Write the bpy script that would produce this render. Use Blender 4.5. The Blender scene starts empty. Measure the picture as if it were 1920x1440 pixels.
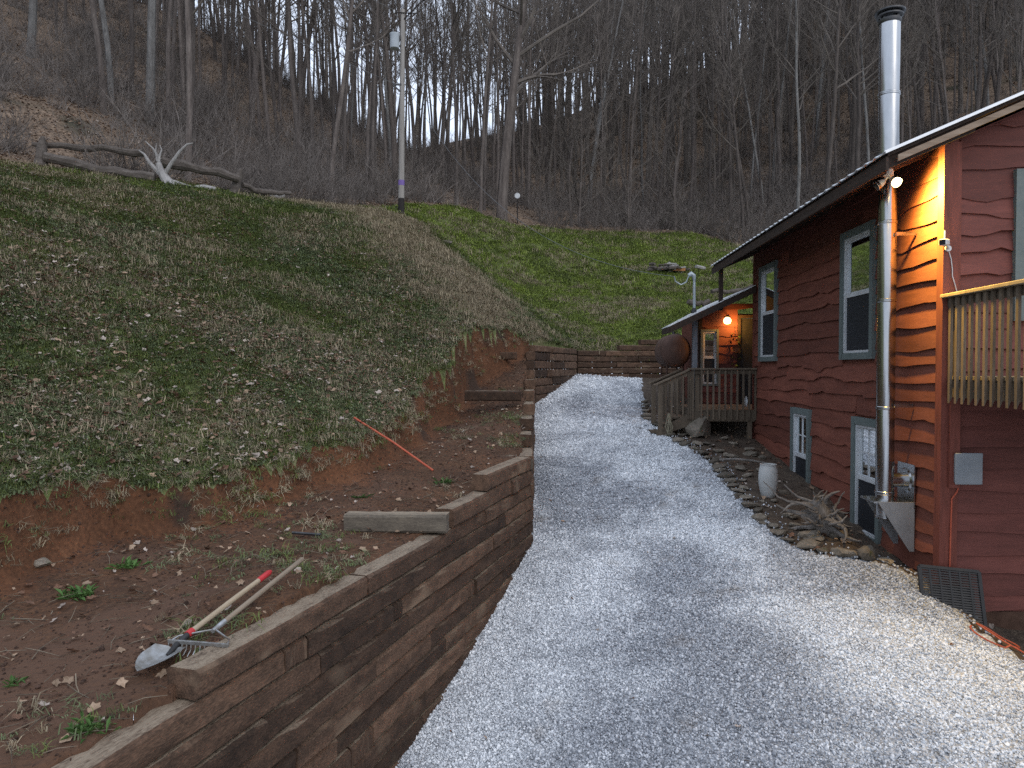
import bpy, bmesh, math, random
import numpy as np
from mathutils import Vector, Matrix, Euler

scene = bpy.context.scene
COL = scene.collection
R = math.radians
rng = np.random.default_rng(7)
random.seed(7)

# ------------------------------------------------------------ camera
cam_data = bpy.data.cameras.new("camera")
cam = bpy.data.objects.new("camera", cam_data)
COL.objects.link(cam)
cam.location = (0, 0, 0)
cam.rotation_euler = (R(90) - math.atan(30 / 1340), 0, 0)
cam_data.sensor_width = 36.0
cam_data.lens = 36.0 * 1340 / 1920
cam_data.clip_start = 0.05
cam_data.clip_end = 2000
scene.camera = cam

# ------------------------------------------------------------ sky and sun (overcast dusk)
SUN_EL, SUN_AZ = 38.0, 150.0          # azimuth clockwise from +Y: behind the camera, to its right
world = bpy.data.worlds.new("World")
scene.world = world
world.use_nodes = True
wn = world.node_tree.nodes
wl = world.node_tree.links
wn.clear()
w_out = wn.new("ShaderNodeOutputWorld")
w_bg = wn.new("ShaderNodeBackground")
w_sky = wn.new("ShaderNodeTexSky")
w_sky.sky_type = 'NISHITA'
w_sky.sun_disc = False
w_sky.sun_elevation = R(SUN_EL)
w_sky.sun_rotation = R(SUN_AZ)
w_sky.air_density = 1.0
w_sky.dust_density = 3.0
w_sky.ozone_density = 1.0
w_bg.inputs[1].default_value = 0.12
w_mix = wn.new("ShaderNodeMix")       # thin even cloud over the clear sky
w_mix.data_type = 'RGBA'
w_mix.inputs['Factor'].default_value = 0.72
w_mix.inputs['B'].default_value = (9.8, 10.9, 13.0, 1)
wl.new(w_sky.outputs[0], w_mix.inputs['A'])
wl.new(w_mix.outputs['Result'], w_bg.inputs[0])
wl.new(w_bg.outputs[0], w_out.inputs[0])

sun_data = bpy.data.lights.new("sun", 'SUN')
sun_data.energy = 0.5
sun_data.angle = R(40)
sun_data.color = (1.0, 0.95, 0.9)
sun = bpy.data.objects.new("sun", sun_data)
COL.objects.link(sun)
_sd = Vector((math.sin(R(SUN_AZ)) * math.cos(R(SUN_EL)), math.cos(R(SUN_AZ)) * math.cos(R(SUN_EL)), math.sin(R(SUN_EL))))
sun.rotation_euler = _sd.to_track_quat('Z', 'Y').to_euler()
sun.location = (0, 0, 60)

scene.view_settings.view_transform = 'Standard'
scene.view_settings.look = 'None'
scene.view_settings.gamma = 1.0
scene.view_settings.use_curve_mapping = False
scene.view_settings.exposure = 0.15
scene.cycles.max_bounces = 6
scene.cycles.diffuse_bounces = 3
scene.cycles.glossy_bounces = 3
scene.cycles.transmission_bounces = 4
scene.cycles.transparent_max_bounces = 6
scene.cycles.sample_clamp_indirect = 1.2

scene.cycles.use_denoising = False

# ------------------------------------------------------------ helpers
def _hash(ix, iy, seed):
    h = (ix.astype(np.int64) * 374761393 + iy.astype(np.int64) * 668265263 + seed * 1442695041) & 0x7fffffff
    h = ((h ^ (h >> 13)) * 1274126177) & 0x7fffffff
    h = h ^ (h >> 16)
    return (h & 0xffffff) / float(0xffffff)

def vnoise(x, y, seed=0):
    ix = np.floor(x); iy = np.floor(y); fx = x - ix; fy = y - iy
    fx = fx * fx * (3 - 2 * fx); fy = fy * fy * (3 - 2 * fy)
    a = _hash(ix, iy, seed); b = _hash(ix + 1, iy, seed); c = _hash(ix, iy + 1, seed); e = _hash(ix + 1, iy + 1, seed)
    return (a + (b - a) * fx) * (1 - fy) + (c + (e - c) * fx) * fy

def fbm(x, y, seed=0, octv=4):
    s = 0; amp = .5; tot = 0
    for o in range(octv):
        s = s + amp * (vnoise(x * 2 ** o, y * 2 ** o, seed + o * 17) - .5); tot += amp; amp *= .5
    return s / tot * 2            # about -1..1

class MB:
    """collects faces for one mesh"""
    def __init__(s): s.v = []; s.f = []
    def add(s, vs, fs):
        n = len(s.v); s.v.extend([tuple(map(float, q)) for q in vs]); s.f.extend([tuple(i + n for i in q) for q in fs]); return s
    def box(s, c, size, rot=None, bev=0.0):
        hx, hy, hz = [q / 2 for q in size]
        if bev > 0:
            b = min(bev, hx * .9, hy * .9, hz * .9)
            bm = bmesh.new(); bmesh.ops.create_cube(bm, size=1.0)
            bmesh.ops.scale(bm, vec=size, verts=bm.verts)
            bmesh.ops.bevel(bm, geom=bm.edges[:], offset=b, segments=1, affect='EDGES', profile=.5)
            vs = [v.co.copy() for v in bm.verts]; bm.verts.index_update()
            fs = [[v.index for v in fc.verts] for fc in bm.faces]; bm.free()
        else:
            vs = [Vector((x, y, z)) for x in (-hx, hx) for y in (-hy, hy) for z in (-hz, hz)]
            fs = [(0, 1, 3, 2), (4, 6, 7, 5), (0, 4, 5, 1), (2, 3, 7, 6), (0, 2, 6, 4), (1, 5, 7, 3)]
        if rot is not None:
            m = Euler(rot).to_matrix() if not isinstance(rot, Matrix) else rot
            vs = [m @ v for v in vs]
        c = Vector(c)
        return s.add([v + c for v in vs], fs)
    def box2(s, a, b, bev=0.0):
        a = Vector(a); b = Vector(b)
        return s.box((a + b) / 2, [abs(q) for q in (b - a)], None, bev)
    def beam(s, p0, p1, w, h, up=(0, 0, 1), bev=0.0):
        p0 = Vector(p0); p1 = Vector(p1); x = (p1 - p0); L = x.length; x.normalize()
        y = Vector(up).cross(x).normalized(); z = x.cross(y)
        m = Matrix((x, y, z)).transposed()
        return s.box((p0 + p1) / 2, (L, w, h), m, bev)
    def tube(s, pts, rad, n=6, cap=True):
        pts = [Vector(q) for q in pts]
        if not hasattr(rad, '__len__'): rad = [rad] * len(pts)
        ref = Vector((0.13, 0.31, 0.94)); rings = []; prev = None
        for i, q in enumerate(pts):
            t = (pts[min(i + 1, len(pts) - 1)] - pts[max(i - 1, 0)])
            if t.length < 1e-9: t = Vector((0, 0, 1))
            t.normalize()
            if prev is None:
                a = t.cross(ref)
                if a.length < 1e-3: a = t.cross(Vector((1, 0, 0)))
                a.normalize()
            else:
                a = prev - t * prev.dot(t)
                a.normalize()
            prev = a; b = t.cross(a)
            rings.append([q + (a * math.cos(2 * math.pi * k / n) + b * math.sin(2 * math.pi * k / n)) * rad[i] for k in range(n)])
        vs = [v for r_ in rings for v in r_]; fs = []
        for i in range(len(pts) - 1):
            for k in range(n):
                fs.append((i * n + k, i * n + (k + 1) % n, (i + 1) * n + (k + 1) % n, (i + 1) * n + k))
        if cap:
            fs.append(tuple(range(n))[::-1]); m0 = (len(pts) - 1) * n; fs.append(tuple(m0 + k for k in range(n)))
        return s.add(vs, fs)
    def lathe(s, prof, n=24, c=(0, 0, 0), cap=True):
        vs = []; fs = []
        for (r_, z) in prof:
            for k in range(n):
                a = 2 * math.pi * k / n
                vs.append((c[0] + r_ * math.cos(a), c[1] + r_ * math.sin(a), c[2] + z))
        for i in range(len(prof) - 1):
            for k in range(n):
                fs.append((i * n + k, i * n + (k + 1) % n, (i + 1) * n + (k + 1) % n, (i + 1) * n + k))
        if cap:
            fs.append(tuple(range(n))[::-1]); m0 = (len(prof) - 1) * n; fs.append(tuple(m0 + k for k in range(n)))
        return s.add(vs, fs)
    def mesh(s, name, smooth=False):
        me = bpy.data.meshes.new(name)
        me.from_pydata(s.v, [], s.f)
        me.update()
        if smooth:
            me.polygons.foreach_set('use_smooth', [True] * len(me.polygons))
            if smooth != 'all':
                try: me.set_sharp_from_angle(angle=R(35))
                except Exception: pass
        return me

def obj(name, me, mat=None, parent=None, loc=(0, 0, 0), rot=(0, 0, 0), scale=(1, 1, 1), smooth=False):
    if isinstance(me, MB): me = me.mesh(name, smooth)
    if mat is not None and (len(me.materials) == 0): me.materials.append(mat)
    o = bpy.data.objects.new(name, me)
    COL.objects.link(o)
    o.location = loc; o.rotation_euler = rot; o.scale = scale
    if parent is not None: o.parent = parent
    return o

def tag(o, label=None, cat=None, group=None, kind=None):
    if label: o['label'] = label
    if cat: o['category'] = cat
    if group: o['group'] = group
    if kind: o['kind'] = kind
    return o

def thing(name, label, cat, loc=(0, 0, 0), rotz=0.0, group=None):
    o = bpy.data.objects.new(name, None)
    o.empty_display_size = .1
    COL.objects.link(o)
    o.location = loc; o.rotation_euler = (0, 0, rotz)
    return tag(o, label, cat, group)

# ------------------------------------------------------------ procedural materials
def mat(name, cols, scale=4.0, rough=.85, bump=0.0, stretch=(1, 1, 1), detail=6.0, metal=0.0, rnd=0.0, spec=.3,
        fine=None, coord='Object', dist=0.0, bscale=None, spots=None, nrough=.6, top=None):
    """noise-driven colour ramp; rnd = brightness change from object to object; fine = (scale, strength) second noise;
    spots = (colour, scale, threshold) patches of another colour (stains, moss, dust)"""
    m = bpy.data.materials.new(name); m.use_nodes = True
    nt = m.node_tree; N = nt.nodes; L = nt.links
    b = N['Principled BSDF']
    tc = N.new('ShaderNodeTexCoord'); mp = N.new('ShaderNodeMapping')
    mp.inputs['Scale'].default_value = stretch
    L.new(tc.outputs[coord], mp.inputs[0])
    vec = mp.outputs[0]
    oi = N.new('ShaderNodeObjectInfo')
    if rnd > 0 or rnd < 0:
        mu = N.new('ShaderNodeMath'); mu.operation = 'MULTIPLY'; mu.inputs[1].default_value = 37.0
        L.new(oi.outputs['Random'], mu.inputs[0])
        va = N.new('ShaderNodeVectorMath'); va.operation = 'ADD'
        L.new(vec, va.inputs[0]); L.new(mu.outputs[0], va.inputs[1]); vec = va.outputs[0]
    nz = N.new('ShaderNodeTexNoise'); nz.inputs['Scale'].default_value = scale
    nz.inputs['Detail'].default_value = detail; nz.inputs['Roughness'].default_value = nrough
    nz.inputs['Distortion'].default_value = dist
    L.new(vec, nz.inputs['Vector'])
    fac = nz.outputs['Fac']
    if fine:
        n2 = N.new('ShaderNodeTexNoise'); n2.inputs['Scale'].default_value = fine[0]; n2.inputs['Detail'].default_value = 3
        L.new(vec, n2.inputs['Vector'])
        mx = N.new('ShaderNodeMix'); mx.data_type = 'FLOAT'; mx.inputs['Factor'].default_value = fine[1]
        L.new(fac, mx.inputs['A']); L.new(n2.outputs['Fac'], mx.inputs['B']); fac = mx.outputs['Result']
    rp = N.new('ShaderNodeValToRGB')
    el = rp.color_ramp.elements
    while len(el) > 1: el.remove(el[-1])
    el[0].position = cols[0][0]; el[0].color = (*cols[0][1], 1)
    for (q, c) in cols[1:]:
        e = el.new(q); e.color = (*c, 1)
    L.new(fac, rp.inputs[0])
    col = rp.outputs[0]
    if spots:
        n3 = N.new('ShaderNodeTexNoise'); n3.inputs['Scale'].default_value = spots[1]; n3.inputs['Detail'].default_value = 5
        L.new(vec, n3.inputs['Vector'])
        mr = N.new('ShaderNodeMapRange'); mr.inputs['From Min'].default_value = spots[2]; mr.inputs['From Max'].default_value = spots[2] + .1
        L.new(n3.outputs['Fac'], mr.inputs['Value'])
        mx = N.new('ShaderNodeMix'); mx.data_type = 'RGBA'
        mx.inputs['B'].default_value = (*spots[0], 1)
        L.new(mr.outputs[0], mx.inputs['Factor']); L.new(col, mx.inputs['A']); col = mx.outputs['Result']
    if rnd > 0:
        mr = N.new('ShaderNodeMapRange'); mr.inputs['To Min'].default_value = 1 - rnd; mr.inputs['To Max'].default_value = 1 + rnd
        L.new(oi.outputs['Random'], mr.inputs['Value'])
        vm = N.new('ShaderNodeVectorMath'); vm.operation = 'SCALE'
        L.new(col, vm.inputs[0]); L.new(mr.outputs[0], vm.inputs['Scale']); col = vm.outputs[0]
    if top:                                   # bleached, dusty upper faces, with light from above painted in as well
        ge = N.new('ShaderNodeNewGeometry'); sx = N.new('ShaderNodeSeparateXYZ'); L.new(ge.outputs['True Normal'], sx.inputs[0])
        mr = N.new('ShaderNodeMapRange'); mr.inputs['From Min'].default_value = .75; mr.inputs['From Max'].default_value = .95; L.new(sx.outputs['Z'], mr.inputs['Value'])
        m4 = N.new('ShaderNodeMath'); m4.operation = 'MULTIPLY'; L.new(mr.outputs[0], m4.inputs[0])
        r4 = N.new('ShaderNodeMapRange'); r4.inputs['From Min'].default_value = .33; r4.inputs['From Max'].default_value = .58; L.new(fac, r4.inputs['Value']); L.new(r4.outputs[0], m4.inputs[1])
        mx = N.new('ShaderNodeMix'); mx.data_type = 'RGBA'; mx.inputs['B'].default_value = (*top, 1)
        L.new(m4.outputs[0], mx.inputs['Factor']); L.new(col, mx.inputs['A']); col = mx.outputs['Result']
    L.new(col, b.inputs['Base Color'])
    b.inputs['Roughness'].default_value = rough
    b.inputs['Metallic'].default_value = metal
    b.inputs['Specular IOR Level'].default_value = spec
    if bump > 0:
        bp = N.new('ShaderNodeBump'); bp.inputs['Strength'].default_value = min(1.0, bump); bp.inputs['Distance'].default_value = .02 if bscale is None else bscale
        L.new(fac, bp.inputs['Height']); L.new(bp.outputs[0], b.inputs['Normal'])
    return m

def emit_mat(name, col, strength):
    m = bpy.data.materials.new(name); m.use_nodes = True
    b = m.node_tree.nodes['Principled BSDF']
    b.inputs['Base Color'].default_value = (*col, 1)
    b.inputs['Emission Color'].default_value = (*col, 1); b.inputs['Emission Strength'].default_value = strength
    return m

def glass_mat(name, tint=(.8, .85, .88), fac=.25):
    m = bpy.data.materials.new(name); m.use_nodes = True
    nt = m.node_tree; N = nt.nodes; L = nt.links; N.remove(N['Principled BSDF'])
    out = N['Material Output']; tr = N.new('ShaderNodeBsdfTransparent'); gl = N.new('ShaderNodeBsdfGlossy'); mx = N.new('ShaderNodeMixShader')
    fr = N.new('ShaderNodeFresnel'); fr.inputs['IOR'].default_value = 1.5
    tr.inputs[0].default_value = (*tint, 1); gl.inputs['Roughness'].default_value = .03; gl.inputs[0].default_value = (.9, .93, .95, 1)
    ad = N.new('ShaderNodeMath'); ad.operation = 'ADD'; ad.inputs[1].default_value = fac * .2; ad.use_clamp = True
    nz = N.new('ShaderNodeTexNoise'); nz.inputs['Scale'].default_value = 2.2
    bp = N.new('ShaderNodeBump'); bp.inputs['Strength'].default_value = .06; L.new(nz.outputs['Fac'], bp.inputs['Height']); L.new(bp.outputs[0], gl.inputs['Normal'])
    L.new(fr.outputs[0], ad.inputs[0]); L.new(ad.outputs[0], mx.inputs[0]); L.new(tr.outputs[0], mx.inputs[1]); L.new(gl.outputs[0], mx.inputs[2])
    L.new(mx.outputs[0], out.inputs[0])
    return m

def scatter(name, pts, rot, scl, idx, sources, kind='stuff'):
    """one object whose geometry nodes set the source meshes on the given points"""
    n = len(pts)
    me = bpy.data.meshes.new(name)
    me.vertices.add(n)
    me.vertices.foreach_set('co', np.asarray(pts, dtype=np.float32).ravel())
    a = me.attributes.new('rot', 'FLOAT_VECTOR', 'POINT'); a.data.foreach_set('vector', np.asarray(rot, dtype=np.float32).ravel())
    a = me.attributes.new('scl', 'FLOAT_VECTOR', 'POINT')
    s3 = np.asarray(scl, dtype=np.float32)
    if s3.ndim == 1: s3 = np.repeat(s3[:, None], 3, 1)
    a.data.foreach_set('vector', s3.ravel())
    a = me.attributes.new('idx', 'INT', 'POINT'); a.data.foreach_set('value', np.asarray(idx, dtype=np.int32))
    o = bpy.data.objects.new(name, me); COL.objects.link(o); o['kind'] = kind
    c = bpy.data.collections.new(name + '_sources')
    for so in sources: c.objects.link(so)
    ng = bpy.data.node_groups.new(name + '_nodes', 'GeometryNodeTree')
    ng.interface.new_socket('Geometry', in_out='INPUT', socket_type='NodeSocketGeometry')
    ng.interface.new_socket('Geometry', in_out='OUTPUT', socket_type='NodeSocketGeometry')
    N = ng.nodes; L = ng.links
    gi = N.new('NodeGroupInput'); go = N.new('NodeGroupOutput')
    ci = N.new('GeometryNodeCollectionInfo'); ci.inputs['Collection'].default_value = c
    ci.inputs['Separate Children'].default_value = True; ci.inputs['Reset Children'].default_value = True
    ip = N.new('GeometryNodeInstanceOnPoints'); ip.inputs['Pick Instance'].default_value = True
    def att(nm, t):
        q = N.new('GeometryNodeInputNamedAttribute'); q.data_type = t; q.inputs['Name'].default_value = nm
        return [s for s in q.outputs if s.name == 'Attribute' and s.enabled][0]
    e2r = N.new('FunctionNodeEulerToRotation')
    L.new(att('rot', 'FLOAT_VECTOR'), e2r.inputs[0])
    L.new(gi.outputs[0], ip.inputs['Points']); L.new(ci.outputs[0], ip.inputs['Instance'])
    L.new(att('idx', 'INT'), ip.inputs['Instance Index']); L.new(e2r.outputs[0], ip.inputs['Rotation']); L.new(att('scl', 'FLOAT_VECTOR'), ip.inputs['Scale'])
    L.new(ip.outputs[0], go.inputs[0])
    md = o.modifiers.new('scatter', 'NODES'); md.node_group = ng
    return o

def source(name, mb, m, smooth=False):
    me = mb.mesh(name, smooth); me.materials.append(m)
    return bpy.data.objects.new(name, me)

# ------------------------------------------------------------ shape of the land
def tps(P, lam=1e-3):
    P = np.array(P, float); n = len(P); xy = P[:, :2]
    d2 = ((xy[:, None] - xy[None]) ** 2).sum(-1)
    K = np.where(d2 > 0, .5 * d2 * np.log(np.maximum(d2, 1e-12)), 0) + lam * np.eye(n)
    Q = np.c_[np.ones(n), xy]
    A = np.block([[K, Q], [Q.T, np.zeros((3, 3))]])
    sol = np.linalg.solve(A, np.r_[P[:, 2], 0, 0, 0])
    def fn(X, Y):
        X = np.asarray(X, float); sh = X.shape; x = X.ravel(); y = np.asarray(Y, float).ravel(); out = np.empty(len(x))
        for i in range(0, len(x), 20000):
            a = x[i:i + 20000]; b = y[i:i + 20000]
            e2 = (a[:, None] - xy[None, :, 0]) ** 2 + (b[:, None] - xy[None, :, 1]) ** 2
            out[i:i + 20000] = (.5 * e2 * np.log(np.maximum(e2, 1e-12))) @ sol[:n] + sol[n] + sol[n + 1] * a + sol[n + 2] * b
        return out.reshape(sh)
    return fn

_pit = math.atan(30 / 1340)
def at(x, y, Y):          # a sight line of the survey photograph, taken at distance Y
    u = (x - 960) / 1340; v = (720 - y) / 1340
    ry = math.cos(_pit) + math.sin(_pit) * v; rz = -math.sin(_pit) + math.cos(_pit) * v
    return (u * Y / ry, Y, rz * Y / ry)

Q0 = np.array((-1.73, 3.9)); KK = np.array((.295, 10.2)); MM = np.array((.54, 17.0)); NN = np.array((1.9, 20.9)); BB = np.array((8.0, 22.6))
E1 = (KK - Q0) / np.linalg.norm(KK - Q0)
WALL = [tuple(Q0 - E1 * 8), tuple(KK), tuple(MM), tuple(NN), tuple(BB), (60, 30)]
lip_px = [(0, 930, 5.7), (100, 900, 6.3), (200, 885, 6.9), (300, 915, 7.0), (400, 905, 7.4), (540, 860, 8.4), (690, 820, 9.5),
          (770, 738, 11.5), (835, 676, 13.3), (858, 630, 14.5), (940, 612, 16.5), (1000, 640, 17.3)]
LIP3 = [at(*q) for q in lip_px]
LIP = [(-13, -3), (-6.6, 2.0), (-5.0, 4.0)] + [q[:2] for q in LIP3] + [(1.2, 19.3), (1.9, 20.9), (8.0, 22.6), (60, 30)]
FOREST = [(-70, 2), (-30, 14), at(0, 300, 20.3)[:2], at(300, 335, 22.5)[:2], at(520, 372, 25.5)[:2], at(650, 385, 28.5)[:2], at(720, 388, 32)[:2],
          at(860, 393, 37)[:2], at(905, 412, 38)[:2], at(1000, 425, 41.5)[:2], at(1280, 437, 44.5)[:2], at(1400, 462, 43)[:2], (40, 36), (90, 20)]

hill_pts = LIP3 + [(-6.6, 2.0, -1.3), (-5.0, 4.0, -1.15), (-13, -3, .5), (-12, 6, 2.4)] + [at(*q) for q in [
    (0, 305, 20), (300, 342, 22), (520, 377, 25), (650, 392, 28), (752, 403, 31), (870, 397, 36),
    (250, 560, 10.6), (520, 560, 13.5), (700, 560, 15.5),
    (800, 432, 27), (860, 492, 22), (920, 547, 19.8), (980, 592, 18.4), (1030, 640, 18.5),
    (905, 500, 30), (965, 560, 25.5), (1045, 612, 23),
    (1150, 600, 24.5), (1200, 500, 34), (1280, 440, 44), (1100, 430, 43), (960, 420, 40.5), (1400, 470, 42), (1400, 560, 28),
    (0, 150, 30), (0, 0, 40), (-300, -100, 45), (350, 50, 55), (430, 110, 60), (520, 180, 66), (580, 217, 70), (300, 180, 38), (500, 300, 38), (650, 330, 42),
    (720, 292, 75), (800, 280, 100), (900, 268, 110), (1000, 252, 110), (1100, 208, 110), (1280, 150, 110), (1400, 80, 110), (1500, 0, 110),
    (900, 370, 55), (1100, 380, 58), (1300, 380, 60), (1600, 300, 60), (1900, 250, 55), (1900, 100, 70), (2200, 0, 80), (1450, 480, 38), (1700, 400, 44)]]
hill_pts += [(1.9, 21.1, .55), (5, 22.2, .6), (9, 23.2, .6), (20, 24, 2.0), (-45, 95, 27), (-20, 130, 27), (0, 150, 33), (25, 150, 38), (50, 150, 48),
             (-70, 30, 34), (-80, 90, 38), (85, 35, 26), (100, 110, 62), (-60, 170, 25), (40, 200, 38), (100, 200, 55)]
hill_raw = tps(hill_pts, 2e-3)
bench_raw = tps([(-3.3, -1, -2.0), (-2.2, 3.2, -1.86), (-1.9, 4.0, -1.76), (-2.6, 3.2, -1.88), (-4.4, 4.6, -1.72), (-4.6, 3.0, -1.84), (-3.3, 4.6, -1.80), (-1.75, 5.3, -1.61), (-1.3, 6.0, -1.70), (-2.6, 6.0, -1.69),
                 (-3.6, 6.1, -1.66), (-.7, 8, -1.56), (-1.7, 8.2, -1.52), (-.1, 9.8, -1.36), (-.9, 10.4, -1.22), (0, 11.2, -1.15), (-.8, 12, -1.05), (0.1, 12.2, -.92), (-.7, 13.5, -.85),
                 (.1, 13.8, -.6), (-.6, 15, -.48), (-.8, 14.2, -.74), (.15, 15.2, -.25), (-.25, 16.3, .0), (.2, 16.9, .28), (-8, -2, -1.6)], 1e-3)
drive_raw = tps([(-1.0, 6.22, -3.48), (-.46, 7.87, -3.15), (.3, 10.2, -2.5), (.45, 13.6, -1.72), (.55, 17, -.89), at(1080, 699, 21.2), at(1230, 706, 22),
                 (4.5, 7.75, -2.36), (5.1, 7.55, -2.78), (4.87, 6.75, -2.80), (6.5, 7.0, -2.85), (3.77, 5.2, -2.93), (3.74, 8.56, -2.29), (3.47, 10.6, -2.05), (3.7, 13, -1.75), (3.35, 14.9, -1.42), (3.2, 16.9, -1.15),
                 (5.2, 12, -1.85), (5.3, 15, -1.5), (1.0, 5.5, -3.1), (0, 2, -4.1), (4, 1, -3.7), (7, 4, -3.0), (-3.5, -2, -4.8), (12, 5, -2.3), (12, 15, -1.2), (30, 10, -1.2), (30, -5, -2.6),
                 (8, 21, -.6), (0, -8, -5.2), (1.9, 8.6, -2.62), (2.0, 13, -1.72)], 1e-3)

def sdist(poly, X, Y):
    """signed distance to a polyline, positive on its left"""
    best = np.full(X.shape, 1e9); sg = np.zeros(X.shape)
    for (x0, y0), (x1, y1) in zip(poly[:-1], poly[1:]):
        dx, dy = x1 - x0, y1 - y0; L2 = dx * dx + dy * dy
        t = np.clip(((X - x0) * dx + (Y - y0) * dy) / L2, 0, 1)
        ex = X - x0 - t * dx; ey = Y - y0 - t * dy; d = np.hypot(ex, ey)
        s = np.sign(dx * (Y - y0) - dy * (X - x0))
        m = d < best - 1e-9
        best = np.where(m, d, best); sg = np.where(m, s, sg)
    return best * sg

GRAV_R = [(6.2, -4), (5.3, 5.6), (4.88, 6.72), (4.62, 7.3), (4.55, 7.6), (4.36, 8.25), (3.74, 8.6), (3.5, 9.2), (3.42, 10.6), (3.62, 13), (3.3, 14.9), (3.1, 16.9), (3.9, 21.6), (4.2, 24)]

def smooth01(t):
    t = np.clip(t, 0, 1); return t * t * (3 - 2 * t)

def land(X, Y, side=None):
    """height and cover (0 lawn, 1 soil, 2 wood, 3 gravel, 4 house bed)"""
    X = np.asarray(X, float); Y = np.asarray(Y, float)
    dw = sdist(WALL, X, Y) - .11
    wob = .24 * fbm(X * 1.3, Y * 1.3, 5, 4) + .14 * fbm(X * 4, Y * 4, 8, 3)
    fade = smooth01((17.2 - Y) / 1.0)
    dl = sdist(LIP, X, Y) + wob * fade
    df = sdist(FOREST, X, Y) + 1.2 * fbm(X * .35, Y * .35, 31, 4)
    hill = hill_raw(X, Y)
    far = smooth01((df + 1) / 8.0)
    hill = hill + .10 * fbm(X * .45, Y * .45, 3, 4) * smooth01((dl - .2) / 2) + far * (.9 * fbm(X * .11, Y * .11, 9, 5)) + .03 * fbm(X * 2.3, Y * 2.3, 4, 3)
    bench = bench_raw(X, Y) + .035 * fbm(X * 1.7, Y * 1.7, 12, 4) + .018 * fbm(X * 7, Y * 7, 13, 3)
    w = .26 + .10 * fbm(X * .9, Y * .9, 27, 2)
    t = smooth01((dl + w) / w)
    rough = 4 * t * (1 - t) * (.10 * fbm(X * 5, Y * 5, 21, 3) + .10 * fbm(X * 2, Y * 2, 22, 2))
    left = np.where(Y > 17.6, hill, bench * (1 - t) + hill * t + rough)
    drive = drive_raw(X, Y) + .03 * fbm(X * .9, Y * .9, 41, 3)
    dg = sdist(GRAV_R, X, Y) + .10 * fbm(X * 2.2, Y * 2.2, 45, 3)
    bed = drive + .03 * fbm(X * 4, Y * 4, 46, 3) + .02
    right = np.where(dg > 0, drive, bed)
    left = left - 3.2 * smooth01((.05 - dw) / .07)          # the fill drops away behind the timbers
    if side == 'l': return left
    if side == 'r': return right
    z = np.where(dw > 0, left, right)
    cov = np.where(dw > 0, np.where(dl > -.02, np.where(df > 0, 2, 0), 1), np.where(dg > 0, 3, 4))
    cov = np.where((cov == 1) & (dl < -w - .22 + .25 * fbm(X * 2.5, Y * 2.5, 52, 3)), 5, cov)
    cov = np.where((dw > 0) & (Y > 17.6), np.where(df > 0, 2, 0), cov)
    return z, cov, dw, dl, df, dg

def axis(lo, a, b, hi, fine, grow):
    mid = list(np.arange(a, b, fine)); s = fine; x = mid[-1]; up = []
    while x < hi: s = min(s * grow, 3.5); x += s; up.append(x)
    s = fine; x = a; dn = []
    while x > lo: s = min(s * grow, 3.5); x -= s; dn.append(x)
    return np.array(dn[::-1] + mid + up)

gx = axis(-95, -5.2, 5.4, 105, .085, 1.06)
gy = axis(-12, 3.0, 23.0, 205, .085, 1.035)
GX, GY = np.meshgrid(gx, gy, indexing='xy')
GZL = land(GX, GY, 'l'); GZR = land(GX, GY, 'r')

# dead, tan grass on the nose of the slope; the rest is green
DRY = [at(700, 520, 17)[:2], at(820, 480, 22)[:2], at(880, 560, 17.5)[:2], at(930, 600, 17)[:2], at(860, 610, 15)[:2]]
def dryness(X, Y):
    d = np.abs(sdist([at(640, 410, 27.5)[:2], at(800, 455, 24)[:2], at(880, 545, 19)[:2], at(985, 612, 17.6)[:2]], X, Y))
    a = smooth01((4.2 - d) / 3.6)
    valley = smooth01((-sdist([at(690, 380, 33)[:2], at(800, 432, 27)[:2], at(860, 492, 22)[:2], at(920, 547, 19.8)[:2], at(980, 592, 18.4)[:2], at(1030, 640, 18.5)[:2]], X, Y) + .4) / .6)
    return np.clip(a * valley + .25 * fbm(X * .5, Y * .5, 61, 4) * valley, 0, 1)

m_lawn = mat('lawn_turf', [(.25, (0.058, 0.076, 0.027)), (.45, (0.108, 0.135, 0.045)), (.6, (0.174, 0.177, 0.083)), (.78, (0.297, 0.254, 0.150))], scale=3.0, rough=.95, bump=.6, fine=(38, .45), bscale=.04)
m_soil = mat('red_clay_soil', [(.3, (0.047, 0.021, 0.010)), (.48, (0.087, 0.039, 0.019)), (.62, (0.134, 0.059, 0.028)), (.8, (0.198, 0.099, 0.048))], scale=1.6, rough=.95, bump=.8, fine=(26, .5), bscale=.05,
             spots=((.042, .026, .018), 1.1, .56))
m_wood_floor = mat('leaf_litter', [(.3, (0.056, 0.040, 0.029)), (.47, (0.130, 0.092, 0.063)), (.6, (0.205, 0.147, 0.102)), (.75, (0.309, 0.235, 0.170))], scale=1.3, rough=.95, bump=.8, fine=(9, .55), bscale=.15,
                   spots=((.05, .045, .028), .25, .58))
m_bed = mat('bed_soil', [(.3, (0.027, 0.019, 0.015)), (.5, (0.068, 0.050, 0.036)), (.7, (0.135, 0.105, 0.075))], scale=6, rough=.95, bump=.8, fine=(40, .5), bscale=.04)

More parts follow.
